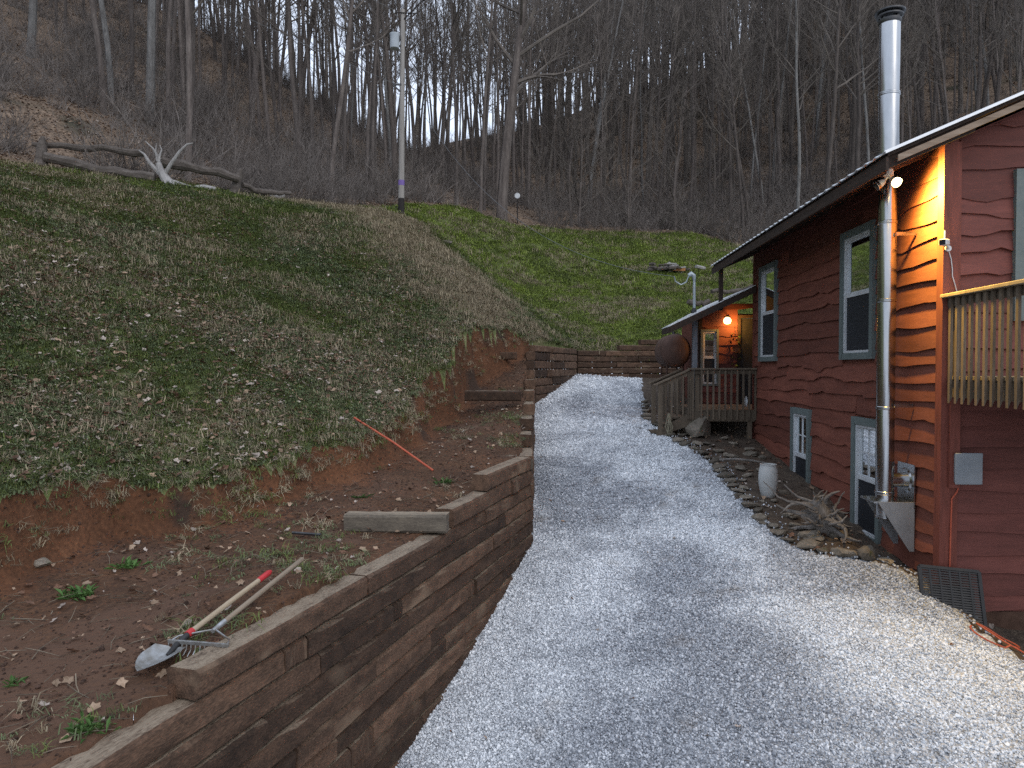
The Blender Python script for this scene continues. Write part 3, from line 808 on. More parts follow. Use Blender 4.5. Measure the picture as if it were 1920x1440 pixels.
siding(UA, addw, m_siding_g, AX0 + .05, 0.9, -1.5, 1.5, [(-.68, -.27, -.42, .92), (.19, .82, -.9, 1.27)], 21, 1.2, 2.5, lambda u: pz(u) - .07)
mb = MB(); mb.add([(AX0, AY, -1.6), (AX0, PY1, -1.6), (AX0, PY1, pz(AX0) - .06), (AX0, AY, pz(AX0) - .06)], [(0, 1, 2, 3)]); hpart('porch_side_wall', mb, m_siding)
mb = MB(); mb.box2((AX0 - .03, AY - .05, -1.5), (AX0 + .05, AY + .03, pz(AX0) - .06)); hpart('corner_board', mb, m_soffit)
window(UA, -.69, -.26, -.43, .93, curtain='none', screen=True, tw=.055)
m_door = mat('dark_door', [(.3, (.02, .024, .026)), (.7, (.035, .04, .042))], scale=5, rough=.5)
mb = MB(); mb.add(*boxT(UA, .27, .74, -.05, -.01, -.86, 1.19)); dr = hpart('door', mb, m_door)
for q in ((.19, .26, -.86, 1.27), (.75, .82, -.86, 1.27), (.26, .75, 1.20, 1.27)):
    mb = MB(); mb.add(*boxT(UA, q[0], q[1], -.02, .05, q[2], q[3])); hpart('door_casing', mb, m_soffit, dr)
mb = MB(); mb.tube([UA(.69, .0, .1), UA(.69, .06, .1)], .022, 8); hpart('door_knob', mb, mat('worn_brass', [(.3, (.3, .22, .1)), (.7, (.4, .3, .15))], rough=.35, metal=.9), dr)
mb = MB(); mb.box2((-1.245, 7.55, -.86), (-1.145, 7.65, pz(-1.2) - .06)); m_post = mat('grey_painted_post', [(.3, (.12, .13, .145)), (.7, (.17, .18, .2))], scale=6, rough=.7, stretch=(4, 4, .6))
hpart('porch_post', mb, m_post)

# ------------------------------------------------------------ decks, fittings and loose things round the cabin
m_deck = mat('weathered_deck_wood', [(.3, (0.063, 0.049, 0.036)), (.5, (0.109, 0.085, 0.061)), (.7, (0.161, 0.127, 0.090)), (.85, (0.218, 0.172, 0.122))], scale=3, rough=.88, stretch=(3, 3, .5), rnd=.22, fine=(30, .4), bump=.3, bscale=.006)
m_deck_new = mat('pale_treated_wood', [(.3, (.15, .12, .08)), (.5, (.24, .195, .135)), (.7, (.32, .27, .19))], scale=3, rough=.85, stretch=(3, 3, .5), rnd=.15, fine=(30, .4), bump=.3, bscale=.006)

def hsub(root, name, mb, m, base, parent=None, smooth=False):
    mb.v = [(x - base[0], y - base[1], z - base[2]) for (x, y, z) in mb.v]
    return obj(name, mb, m, parent or root, smooth=smooth)

# balcony on the gable end
bb = (0, -2.6, -2.5)
balcony = hthing('balcony', 'raised wooden balcony with square balusters on the gable end of the cabin', 'balcony', bb)
BH = lambda n, mb, m, p=None: hsub(balcony, n, mb, m, bb, p)
mb = MB(); mb.box2((.02, -2.7, -.31), (.06, -.06, -.125)); BH('rim_joist', mb, m_deck)
mb = MB(); mb.box2((.06, -2.7, -.31), (3.2, -2.66, -.125)); BH('rim_joist', mb, m_deck)
mb = MB(); mb.box2((3.2, -2.7, -.31), (3.24, -.06, -.125)); BH('rim_joist', mb, m_deck)
for i in range(18):
    y = -2.68 + i * .1465; mb = MB(); mb.box2((-.0, y, -.12), (3.26, y + .138, -.085)); BH('floor_board', mb, m_deck_new)
for i in range(6):
    x = .5 + i * .5; mb = MB(); mb.box2((x, -2.655, -.30), (x + .04, -.06, -.13)); BH('joist', mb, m_deck)
mb = MB(); mb.box2((-.085, -2.75, .745), (.065, -.035, .783), .006); BH('rail_cap', mb, m_deck_new)
mb = MB(); mb.box2((-.012, -2.7, .655), (.026, -.05, .744)); BH('top_rail', mb, m_deck)
mb = MB(); mb.box2((.07, -2.75, .745), (3.28, -2.62, .783), .006); BH('rail_cap', mb, m_deck_new)
mb = MB(); mb.box2((.07, -2.72, .655), (3.24, -2.68, .744)); BH('top_rail', mb, m_deck)
def baluster_mesh():
    mb = MB(); h = .0135; k = .020
    # picket with its foot cut at a slant
    vs = [(-h, -k, -.42 - .03), (h, -k, -.42 + .035), (h, k, -.42 + .035), (-h, k, -.42 - .03), (-h, -k, .66), (h, -k, .66), (h, k, .66), (-h, k, .66)]
    return mb.add(vs, [(0, 3, 2, 1), (4, 5, 6, 7), (0, 1, 5, 4), (1, 2, 6, 5), (2, 3, 7, 6), (3, 0, 4, 7)]).mesh('baluster')
bal_me = baluster_mesh(); bal_me.materials.append(m_deck)
for i in range(21):
    y = -.16 - i * .122
    obj('baluster', bal_me, None, balcony, (-.033 - bb[0], y - bb[1], .08 - bb[2]), (0, 0, random.uniform(-.02, .02)))
for i in range(26):
    obj('baluster', bal_me, None, balcony, (.12 + i * .122, -2.722 - bb[1], .08 - bb[2]), (0, 0, math.pi / 2))
mb = MB(); mb.box2((.028, -.15, -.3), (.115, -.062, .74)); BH('rail_post', mb, m_deck)
for x in (.07, 3.1):
    mb = MB(); mb.box2((x, -2.65, -2.85), (x + .1, -2.55, -.31)); BH('support_post', mb, m_deck)
mb = MB(); mb.box2((0.01, -.095, -1.28), (.115, -.053, -.13)); hb_block = BH('ledger_block', mb, m_corner)

# porch deck with its steps at the far end
db = (-.6, 7.2, -1.6)
deck = hthing('porch_deck', 'small weathered porch deck with picket railing and side steps by the far door', 'deck', db)
DK = lambda n, mb, m=None, p=None: hsub(deck, n, mb, m or m_deck, db, p)
DX0, DX1, DY0, DY1, DZ = -1.28, -.03, 7.12, 9.48, -.87
for i in range(16):
    y = DY0 + .02 + i * .1475; mb = MB(); mb.box2((DX0, y, DZ - .035), (.6 if y > LEN + .05 else -.05, y + .14, DZ)); DK('floor_board', mb)
mb = MB(); mb.box2((DX0, DY0, DZ - .24), (DX1 - .01, DY0 + .018, DZ - .037)); DK('rim_joist', mb)
mb = MB(); mb.box2((DX0 - .02, DY0, DZ - .24), (DX0, DY1, DZ - .037)); DK('rim_joist', mb)
mb = MB(); mb.box2((-1.42, DY0 - .075, -.035), (DX1, DY0 + .065, .0), .005); DK('rail_cap', mb)
mb = MB(); mb.box2((-1.28, DY0 - .019, -.125), (DX1, DY0 + .019, -.037)); DK('top_rail', mb)
for i in range(10):
    x = -1.17 + i * .122; mb = MB(); mb.box2((x, DY0 - .058, DZ - .2), (x + .037, DY0 - .021, -.05)); DK('baluster', mb)
for (x, y) in ((-1.22, DY0 + .03), (-1.22, DY1 - .12), (-.14, DY0 + .03)):
    mb = MB(); mb.box2((x - .045, y, -1.75), (x + .045, y + .09, -.04 if x < -1 else DZ - .04)); DK('post', mb)
for i in range(3):
    x = -1.30 - i * .045; mb = MB(); mb.box2((x - .038, DY0 - .02, DZ - .2), (x, DY0 + .02, -.04 - i * .02)); DK('baluster', mb)
# steps going down toward the driveway
SY0, SY1 = DY0 + .02, DY0 + 1.05
for y in (SY0, SY1):
    mb = MB(); a = .24
    vs = []
    for yy in (y, y + .04):
        vs += [(-1.30, yy, DZ - .03), (-1.30, yy, DZ - .30), (-2.06, yy, -1.45), (-2.06, yy, -1.30)]
    mb.add(vs, [(0, 1, 2, 3), (4, 7, 6, 5), (0, 4, 5, 1), (1, 5, 6, 2), (2, 6, 7, 3), (3, 7, 4, 0)]); DK('stringer', mb)
    mb = MB(); mb.box2((-2.03, y - .03, -1.62), (-1.94, y + .06, -.33)); DK('newel_post', mb)
    mb = MB(); mb.beam((-1.36, y + .015, -.022), (-2.12, y + .015, -.365), .14, .036, (0, 0, 1), .004); DK('stair_rail', mb)
    mb = MB(); mb.beam((-1.36, y + .015, -.085), (-2.0, y + .015, -.375), .038, .085, (0, 0, 1)); DK('stair_rail', mb)
    for i in range(5):
        x = -1.42 - i * .118; zt = -.085 - (-1.36 - x) * .452; mb = MB(); mb.box2((x, y - .022, zt - .82), (x + .037, y + .012, zt)); DK('baluster', mb)
for i in range(3):
    x = -1.46 - i * .235; z = DZ - .155 - i * .15; mb = MB(); mb.box2((x - .24, SY0 + .045, z - .04), (x + .03, SY1 - .005, z)); DK('step', mb)

# stove pipe on the long wall
m_steel = mat('stainless_steel', [(.3, (.30, .31, .32)), (.7, (.46, .47, .48))], scale=2, rough=.22, metal=1.0, fine=(30, .25), stretch=(1, 1, .3), bump=.08, bscale=.01, spec=.5)
m_cap = mat('sooty_metal', [(.3, (.05, .05, .052)), (.7, (.10, .10, .10))], scale=8, rough=.45, metal=.8)
m_box0 = mat('dull_galvanised_plate', [(.3, (.20, .21, .22)), (.7, (.30, .31, .32))], scale=5, rough=.55, metal=.4, fine=(25, .3))
px_, py_ = -.30, .71
pb = (px_, py_, -1.75)
pipe = hthing('stove_pipe', 'tall shiny steel stove pipe climbing the long wall through the eave', 'chimney', pb)
PP = lambda n, mb, m=m_steel, p=None, sm=True: hsub(pipe, n, mb, m, pb, p, sm)
cuts = [-1.75, -1.47, -.47, .79, 1.70, 2.40]
for i in range(len(cuts) - 1):
    mb = MB(); mb.lathe([(.099, cuts[i] + .012), (.1, cuts[i] + .02), (.1, cuts[i + 1] - .02), (.099, cuts[i + 1] - .012)], 28, (px_, py_, 0)); PP('pipe_section', mb)
    mb = MB(); z = cuts[i]; mb.lathe([(.101, z - .02), (.107, z - .012), (.107, z - .002), (.103, z), (.107, z + .004), (.107, z + .014), (.101, z + .02)], 28, (px_, py_, 0)); PP('locking_band', mb)
for (z0, z1) in ((2.36, 3.19), (3.19, 4.02)):
    mb = MB(); mb.lathe([(.112, z0 + .01), (.113, z0 + .02), (.113, z1 - .02), (.112, z1 - .01)], 28, (px_, py_, 0)); PP('pipe_section', mb)
mb = MB(); mb.lathe([(.114, 3.17), (.121, 3.178), (.121, 3.188), (.116, 3.19), (.121, 3.194), (.121, 3.206), (.114, 3.213)], 28, (px_, py_, 0)); PP('locking_band', mb)
mb = MB(); mb.lathe([(.113, 4.0), (.125, 4.02), (.125, 4.05), (.105, 4.055), (.105, 4.06)], 28, (px_, py_, 0)); cap = PP('rain_cap', mb, m_cap)
for k in range(4):
    a = k * math.pi / 2 + .5; mb = MB(); mb.box2((px_ + .1 * math.cos(a) - .012, py_ + .1 * math.sin(a) - .012, 4.05), (px_ + .1 * math.cos(a) + .012, py_ + .1 * math.sin(a) + .012, 4.13)); PP('cap_leg', mb, m_cap, cap, False)
mb = MB(); mb.lathe([(.12, 4.075), (.145, 4.085), (.145, 4.10), (.12, 4.11)], 28, (px_, py_, 0), False); PP('cap_ring', mb, m_cap, cap)
mb = MB(); mb.lathe([(.135, 4.12), (.165, 4.128), (.165, 4.145), (.12, 4.165), (.02, 4.18)], 28, (px_, py_, 0)); PP('cap_lid', mb, m_cap, cap)
mb = MB(); mb.lathe([(.17, 2.36 + .0), (.135, 2.46), (.118, 2.50)], 24, (px_ - .0, py_, 0), False); PP('roof_flashing', mb, m_cap)
for z in (1.55, -.44):
    mb = MB(); mb.box2((px_ + .05, py_ - .12, z - .02), (-.035, py_ - .105, z + .02)); mb.box2((px_ + .09, py_ - .105, z - .02), (-.035, py_ - .095, z + .02)); PP('wall_strap', mb, m_steel, None, False)
mb = MB(); mb.tube([(px_, py_, -1.32), (-.04, py_, -1.32)], .085, 20); PP('tee_branch', mb)
mb = MB(); mb.tube([(-.075, py_, -1.32), (-.05, py_, -1.32)], [.13, .16], 24); PP('wall_thimble', mb)
mb = MB(); mb.box2((-.058, py_ - .2, -1.63), (-.045, py_ + .2, -1.12)); PP('wall_plate', mb, m_steel, None, False)
mb = MB(); mb.box2((-.50, py_ - .19, -1.565), (-.06, py_ + .19, -1.545)); PP('support_shelf', mb, m_steel, None, False)
for y in (py_ - .2, py_ + .185):
    mb = MB(); vs = [(-.05, yy, z) for yy in (y, y + .012) for z in (-1.55, -2.12)] + [(-.46, yy, -1.55) for yy in (y, y + .012)] + [(-.10, yy, -2.12) for yy in (y, y + .012)]
    mb.add(vs, [(0, 4, 6, 1), (2, 3, 7, 5), (0, 2, 5, 4), (4, 5, 7, 6), (1, 6, 7, 3), (0, 1, 3, 2)]); PP('support_bracket', mb, m_box0, None, False)

# flood light under the eave (lit)
m_lampwhite = mat('white_lamp_housing', [(.3, (.55, .55, .53)), (.7, (.66, .66, .64))], scale=6, rough=.5)
fb = (-.47, .33, 2.06)
flood = hthing('flood_light', 'lit twin-head flood light under the eave beside the stove pipe', 'lamp', fb)
FL = lambda n, mb, m, p=None, sm=True: hsub(flood, n, mb, m, fb, p, sm)
mb = MB(); mb.tube([(-.47, .33, 2.215), (-.47, .33, 2.15)], .055, 16); FL('mounting_plate', mb, m_lampwhite)
for (dx, dy, lit) in ((.035, -.10, True), (-.09, .02, False)):
    c = Vector((-.47 + dx, .33 + dy, 2.06)); ax = (Vector((.30, -.75, -.62)) if lit else Vector((-.8, .1, -.5))).normalized()
    mb = MB(); mb.tube([(-.47, .33, 2.15), c - ax * .06], .014, 8); FL('swivel_arm', mb, m_lampwhite)
    mb = MB(); mb.tube([c - ax * .07, c - ax * .03, c + ax * .035], [.022, .04, .056], 18, False); FL('lamp_head', mb, m_lampwhite)
    mb = MB(); mb.tube([c + ax * .0, c + ax * .03, c + ax * .045], [.050, .056, .034], 18); FL('bulb', mb, emit_mat('warm_bulb', (1.0, .78, .38), 9.0) if lit else m_cap)
sp = bpy.data.lights.new('flood_light_beam', 'SPOT'); sp.energy = 1000; sp.color = (1.0, .60, .10); sp.spot_size = R(170); sp.spot_blend = 1.0; sp.shadow_soft_size = .09
spo = bpy.data.objects.new('flood_light_beam', sp); COL.objects.link(spo); spo.parent = flood
spo.location = (.055, -.155, -.05); spo.rotation_euler = Vector((-.80, .38, .62)).to_track_quat('Z', 'Y').to_euler()

# porch lamp (lit)
lb = (-.02, AY - .05, 1.15)
pl = hthing('porch_lamp', 'lit glass wall lantern beside the far porch door', 'lamp', lb)
PL = lambda n, mb, m: hsub(pl, n, mb, m, lb, None, True)
mb = MB(); mb.tube([(-.02, AY - .04, 1.2), (-.02, AY - .0, 1.2)], .05, 14); mb.tube([(-.02, AY - .04, 1.2), (-.06, AY - .14, 1.27), (-.10, AY - .2, 1.22)], .012, 8); PL('bracket', mb, m_cap)
mb = MB(); mb.lathe([(.03, .09), (.075, .05), (.09, -.0), (.07, -.06), (.02, -.08)], 18, (-.10, AY - .22, 1.12)); PL('globe', mb, emit_mat('porch_bulb', (1.0, .62, .22), 7.0))
mb = MB(); mb.lathe([(.02, .13), (.085, .10), (.09, .085)], 18, (-.10, AY - .22, 1.12)); PL('lamp_cap', mb, m_cap)
pt = bpy.data.lights.new('porch_lamp_light', 'POINT'); pt.energy = 30; pt.color = (1.0, .42, .08); pt.shadow_soft_size = .08
pto = bpy.data.objects.new('porch_lamp_light', pt); COL.objects.link(pto); pto.parent = pl; pto.location = (.10, -.24, -.10)

# security camera, its cable, the meter box and its conduit
cb = (-.03, -.05, 1.27)
sc_ = hthing('security_camera', 'small white security camera with an antenna on the cabin corner', 'camera', cb)
SC = lambda n, mb, m, sm=True: hsub(sc_, n, mb, m, cb, None, sm)
mb = MB(); mb.tube([(-.02, -.052, 1.27), (-.02, -.075, 1.27)], .032, 14); mb.tube([(-.02, -.07, 1.27), (-.05, -.11, 1.29), (-.09, -.13, 1.32)], .013, 8); SC('bracket', mb, m_sash)
mb = MB(); mb.beam((-.05, -.08, 1.33), (-.15, -.20, 1.315), .075, .07, (0, 0, 1), .012); SC('housing', mb, m_sash, False)
mb = MB(); mb.beam((-.1505, -.2005, 1.315), (-.156, -.207, 1.314), .06, .055, (0, 0, 1), .004); SC('lens_face', mb, mat('black_lens', [(.3, (.01, .01, .012)), (.7, (.02, .02, .022))], rough=.15), False)
mb = MB(); mb.tube([(-.06, -.07, 1.36), (-.055, -.065, 1.46)], .008, 8); SC('antenna', mb, m_sash)
cab = hthing('camera_cable', 'thin white cable hanging from the security camera down the gable corner', 'cable', (0, -.05, .8))
hsub(cab, 'cable_run', MB().tube([(-.01, -.056, 1.25), (.015, -.06, 1.16), (.03, -.058, 1.05), (.03, -.06, .98), (.055, -.06, .9), (.075, -.062, .82), (.10, -.06, .79)], .005, 6), m_sash, (0, -.05, .8), None, True)
m_box = mat('grey_utility_box', [(.3, (.17, .19, .21)), (.7, (.23, .25, .27))], scale=6, rough=.5)
xb = (.18, -.05, -1.23)
ub = hthing('utility_box', 'grey plastic utility box on the gable wall below the balcony', 'utility box', xb)
mb = MB(); mb.box2((.055, -.13, -1.225), (.315, -.045, -.91), .01); hsub(ub, 'box_body', mb, m_box, xb)
mb = MB(); mb.box2((.045, -.145, -1.235), (.325, -.131, -.90), .008); hsub(ub, 'box_lid', mb, m_box, xb)
m_orange = mat('orange_cord', [(.3, (.32, .06, .032)), (.7, (.42, .10, .05))], scale=8, rough=.55)
cd = hthing('orange_conduit', 'orange cable running down the gable wall from the grey utility box', 'cable', (.06, -.06, -2.3))
hsub(cd, 'cable_run', MB().tube([(.12, -.085, -1.225), (.10, -.08, -1.32), (.055, -.062, -1.40), (.05, -.06, -1.7), (.045, -.062, -2.0), (.04, -.065, -2.28)], .008, 8), m_orange, (.06, -.06, -2.3), None, True)

# black plastic grate leaning on the corner
m_black = mat('black_plastic', [(.3, (0.007, 0.008, 0.009)), (.7, (0.015, 0.016, 0.019))], scale=8, rough=.45, spec=.4)
gx0, gx1 = -.32, .29
gb = (0, -.35, -2.6)
gr = hthing('plastic_grate', 'black plastic slatted grate leaning against the cabin corner at the gravel edge', 'grate', gb)
GQ = lambda u, v, o=0.0: (u - .01 * v, -.30 + .13 * v - o, -2.72 - .09 * (u + .3) + .62 * v)
def gbar(u0, v0, u1, v1, w, t):
    mb = MB(); mb.beam(GQ(u0, v0), GQ(u1, v1), t, w, (0, .4, .9) if abs(v1 - v0) < .1 else (1, 0, 0)); return mb
for q in ((gx0, 0, gx0, 1), (gx1, 0, gx1, 1)): hsub(gr, 'frame_bar', gbar(*q, .035, .03), m_black, gb)
for q in ((gx0, 0, gx1, 0), (gx0, 1, gx1, 1)): hsub(gr, 'frame_bar', gbar(*q, .03, .035), m_black, gb)
for i in range(5):
    u = gx0 + (gx1 - gx0) * (i + 1) / 6; hsub(gr, 'rib', gbar(u, 0, u, 1, .018, .02), m_black, gb)
for i in range(24):
    v = (i + 1) / 25; hsub(gr, 'slat', gbar(gx0, v, gx1, v, .016, .016), m_black, gb)
mb = MB(); mb.add([GQ(gx0 + .1, .3, -.02), GQ(gx1 - .06, .3, -.02), GQ(gx1 - .06, .72, -.02), GQ(gx0 + .1, .72, -.02)], [(0, 1, 2, 3)]); hsub(gr, 'backing_panel', mb, m_black, gb)

# hose loop on the gravel
hz = []
for i in range(34):
    a = i / 33 * 6.9 + 2.4; hx, hy = 4.78 + .22 * math.cos(a), 7.02 + .16 * math.sin(a)
    if i > 28: hx += (i - 28) * .07; hy -= (i - 28) * .05
    hz.append((hx, hy, zat(hx, hy) + .035))
cx0, cy0 = 4.78, 7.0
hs = thing('orange_hose', 'loop of thin orange hose on the gravel by the gable wall', 'hose', (cx0, cy0, zat(cx0, cy0)))
mb = MB().tube(hz, .008, 8); mb.v = [(x - cx0, y - cy0, z - hs.location[2]) for x, y, z in mb.v]; obj('hose_loop', mb, m_orange, hs, smooth=True)

# pale urn, driftwood, edging stones
m_urn = mat('pale_glazed_clay', [(.3, (.34, .35, .34)), (.6, (.44, .45, .44)), (.8, (.5, .51, .5))], scale=5, rough=.5, fine=(30, .3), spots=((.30, .29, .26), 3, .6))
ux, uy = 3.92, 10.9
urn = thing('garden_urn', 'tall pale barrel-shaped urn standing in the rock bed by the cabin', 'urn', (ux, uy, zat(ux, uy) - .02))
mb = MB(); mb.lathe([(.09, 0), (.10, .01), (.125, .1), (.142, .22), (.145, .32), (.135, .42), (.118, .49), (.112, .505), (.104, .505), (.104, .46), (.12, .38), (.12, .1)], 32); obj('urn_body', mb, m_urn, urn, smooth=True)
mb = MB(); mb.lathe([(.118, .488), (.124, .495), (.124, .508), (.104, .51), (.1, .49)], 32, cap=False); obj('urn_rim', mb, m_urn, urn, smooth=True)

m_drift = mat('silvery_driftwood', [(.3, (.06, .052, .046)), (.5, (.15, .135, .12)), (.7, (.27, .25, .23)), (.85, (.36, .34, .32))], scale=5, rough=.9, stretch=(2, 2, .6), bump=.6, fine=(35, .45), bscale=.01)
def gnarl(mb, p, d, L, r, n=7, wob=.5, sides=6, rr=random):
    p = Vector(p); d = Vector(d).normalized(); pts = [p.copy()]; rad = [r]
    for i in range(n):
        d = (d + Vector((rr.uniform(-1, 1), rr.uniform(-1, 1), rr.uniform(-.8, .8))) * wob / 2).normalized()
        p = p + d * (L / n); pts.append(p.copy()); rad.append(r * (1 - (i + 1) / n) ** .8 + .006)
    mb.tube(pts, rad, sides); return pts
dr_ = random.Random(31)
dx_, dy_ = 4.02, 9.35
dw_ = thing('driftwood_root', 'tangled silvery driftwood root among the edging stones below the window', 'driftwood', (dx_, dy_, zat(dx_, dy_)))
mb = MB(); mb.tube([(.15, .1, .0), (.08, .05, .15), (.02, 0, .33), (-.02, -.02, .46)], [.13, .15, .12, .06], 10); obj('root_burl', mb, m_drift, dw_, smooth=True)
for (p, d, L, r) in [((0, 0, .35), (-.7, .4, .5), .55, .035), ((.05, 0, .3), (.3, -.3, .9), .40, .05), ((0, 0, .2), (-1, -.2, -.1), .55, .05), ((0, 0, .15), (-.5, -1, .1), .5, .045), ((.05, -.05, .2), (.5, -1, -.1), .6, .05),
                     ((0, 0, .1), (-.9, .5, -.1), .4, .04), ((.1, 0, .3), (.8, -.4, .3), .35, .04), ((0, 0, .4), (-.2, .2, 1), .22, .03), ((0, -.05, .3), (-.8, -.6, .4), .42, .035), ((.1, 0, .1), (.9, -.7, -.05), .6, .05), ((-.02, 0, .42), (-1, .6, .15), .5, .02),
                     ((0, 0, .25), (-.4, -.9, .3), .35, .03), ((.05, 0, .4), (.5, .1, .8), .25, .03)]:
    mb = MB(); gnarl(mb, p, d, L, r * .8, 8, .6, 6, dr_); obj('root', mb, m_drift, dw_, smooth=True)
for i in range(26):
    a = dr_.uniform(0, 6.28); mb = MB(); gnarl(mb, (dr_.gauss(0, .1), dr_.gauss(0, .1), dr_.uniform(.12, .42)), (math.cos(a), math.sin(a), dr_.uniform(-.3, .8)), dr_.uniform(.2, .5), dr_.uniform(.01, .022), 7, .95, 5, dr_); obj('root', mb, m_drift, dw_, smooth=True)

m_rock = mat('mossy_fieldstone', [(.3, (0.069, 0.059, 0.046)), (.5, (0.149, 0.129, 0.102)), (.7, (0.245, 0.211, 0.173))], scale=4, rough=.92, bump=.7, rnd=.45, fine=(25, .4), bscale=.02, spots=((.055, .06, .028), 3, .6))
def rock_mesh(seed, flat=.5):
    r_ = random.Random(seed); bm = bmesh.new(); bmesh.ops.create_icosphere(bm, subdivisions=2, radius=.5)
    dirs = [Vector((r_.gauss(0, 1), r_.gauss(0, 1), r_.gauss(0, 1))).normalized() for _ in range(14)]; lim = [r_.uniform(.24, .42) for _ in dirs]
    for v in bm.verts:
        for d_, l_ in zip(dirs, lim):
            k = v.co.dot(d_)
            if k > l_: v.co -= d_ * (k - l_) * .97
        v.co *= 1 + r_.uniform(-.03, .03); v.co.z *= flat
    me = bpy.data.meshes.new('stone'); bm.to_mesh(me); bm.free(); me.materials.append(m_rock)
    return me
ROCKS = [rock_mesh(i, f_) for i, f_ in enumerate((.5, .45, .6, .35, .5, .4, .7))]
rk = random.Random(4)
def stone(x, y, s, label, group, zs=1.0, up=.25):
    o = obj('edging_stone', rk.choice(ROCKS), None, None, (x, y, zat(x, y) + s * .5 * up * zs), (rk.uniform(-.15, .15), rk.uniform(-.15, .15), rk.uniform(0, 6.28)), (s, s * rk.uniform(.6, .9), s * zs * rk.uniform(.8, 1.1)))
    return tag(o, label, 'stone', group)
def beside(y):
    return ('below the near basement window' if y < 9.1 else 'in front of the driftwood' if y < 10.0 else 'between driftwood and urn' if y < 10.6 else 'around the pale urn' if y < 11.4 else
            'between urn and porch deck' if y < 13.2 else 'in front of the porch deck' if y < 14.6 else 'beside the porch steps')
edge = np.array(GRAV_R[5:13])
seg = np.linalg.norm(np.diff(edge, axis=0), axis=1); tot = seg.sum(); s = .05
while s < tot - 3.2:
    k = int(np.searchsorted(np.cumsum(seg), s)); k = min(k, len(seg) - 1); t = (s - (np.cumsum(seg)[k] - seg[k])) / seg[k]
    p = edge[k] + (edge[k + 1] - edge[k]) * t; size = rk.uniform(.18, .42)
    stone(p[0] + .05 + rk.uniform(-.03, .06), p[1], size, f'{"large" if size > .34 else "mid-sized" if size > .26 else "small"} mossy fieldstone lining the gravel edge {beside(p[1])}', 'edging stones along the bed', rk.choice((.5, .7, .9))); s += size * .8
for i in range(46):
    y = rk.uniform(8.6, 15.0); xe = np.interp(y, edge[:, 1], edge[:, 0]); x = xe + rk.uniform(.2, 1.15)
    if x > 4.15 + .0597 * y - .1: continue
    size = rk.uniform(.12, .34); stone(x, y, size, f'{"broad" if size > .25 else "small"} loose flat stone inside the bed {beside(y)}', 'loose stones in the bed', .7)
sd = tag(obj('bed_stick', MB().tube([(0, 0, .04), (.25, -.12, .07), (.5, -.28, .06), (.72, -.36, .03)], [.02, .024, .02, .01], 6), m_drift, None, (3.75, 12.9, zat(4.0, 12.8) + .05), smooth=True), 'pale crooked branch lying among stones near the porch deck', 'branch')

# mossy boulder by the steps, round dish on the deck, walking stick, antler
o = obj('mossy_boulder', rock_mesh(77, .8), m_rock, None, (3.95, 14.95, zat(3.95, 14.95) + .16), (0, 0, .4), (.7, .6, .75)); tag(o, 'dark mossy boulder under the porch steps', 'boulder')
vb = (-.36, 7.2, -.8)
dish = hthing('round_dish', 'small white round dish propped behind the porch deck balusters', 'dish', vb)
mb = MB(); mb.lathe([(.0, .0), (.07, .004), (.11, .02), (.115, .03), (.1, .022), (.0, .012)], 24, cap=False); mb.v = [(.12 + z * .9, y * .9 - .02, .10 + x * 1.0) for (x, y, z) in mb.v]; obj('dish_bowl', mb, m_sash, dish, smooth=True)
ab = (-1.34, 7.4, -1.0)
stick = hthing('walking_stick', 'bent white stick leaning inside the porch stair railing', 'stick', ab)
obj('stick_shaft', MB().tube([(0, 0, .02), (.03, .02, .25), (.05, .02, .45), (.04, .01, .62), (.0, 0, .72)], .013, 8), m_sash, stick, smooth=True)
rb = (-1.82, 7.02, -1.4)
rp_ = hthing('hanging_rope', 'bundle of pale knotted rope hung on the porch stair newel', 'rope', rb)
m_rope = mat('pale_rope', [(.3, (.16, .145, .10)), (.7, (.28, .25, .18))], scale=20, rough=.95, bump=.5)
for i in range(6):
    mb = MB(); x = (i - 2.5) * .018; mb.tube([(x * .3, .03, .46), (x + .02 * math.sin(i), .02, .32), (x * 1.3 - .015 * math.cos(i * 2), .01, .18), (x + .02 * math.cos(i), .015, .04)], .011, 6); obj('rope_strand', mb, m_rope, rp_, smooth=True)

# tank beside the porch
m_tank = mat('rusty_brown_tank', [(.3, (.055, .032, .024)), (.5, (.085, .048, .036)), (.7, (.13, .078, .058))], scale=3, rough=.75, fine=(20, .3), spots=((.15, .07, .04), 4, .62))
tb = (-1.25, 10.2, -1.0)
tank = hthing('fuel_tank', 'rust-brown horizontal fuel tank on legs beside the porch', 'tank', tb)
prof = [(.0, -.70), (.18, -.69), (.29, -.655), (.355, -.58), (.37, -.5), (.37, .5), (.355, .58), (.29, .655), (.18, .69), (.0, .70)]
mb = MB(); mb.lathe(prof, 28, cap=False); mb.v = [(x, z, y * 1.12 + 1.42) for (x, y, z) in mb.v]; obj('tank_shell', mb, m_tank, tank, smooth=True)
for y in (-.45, .45):
    for x in (-.24, .24):
        mb = MB(); mb.tube([(x, y, -.3), (x * .8, y, 1.15)], .025, 8); obj('leg', mb, m_tank, tank, smooth=True)
mb = MB(); mb.tube([(0, -.2, 1.82), (0, -.2, 1.9)], .04, 10); mb.tube([(.12, -.1, 1.8), (.12, -.1, 1.87)], .02, 8); obj('filler_cap', mb, m_cap, tank, smooth=True)

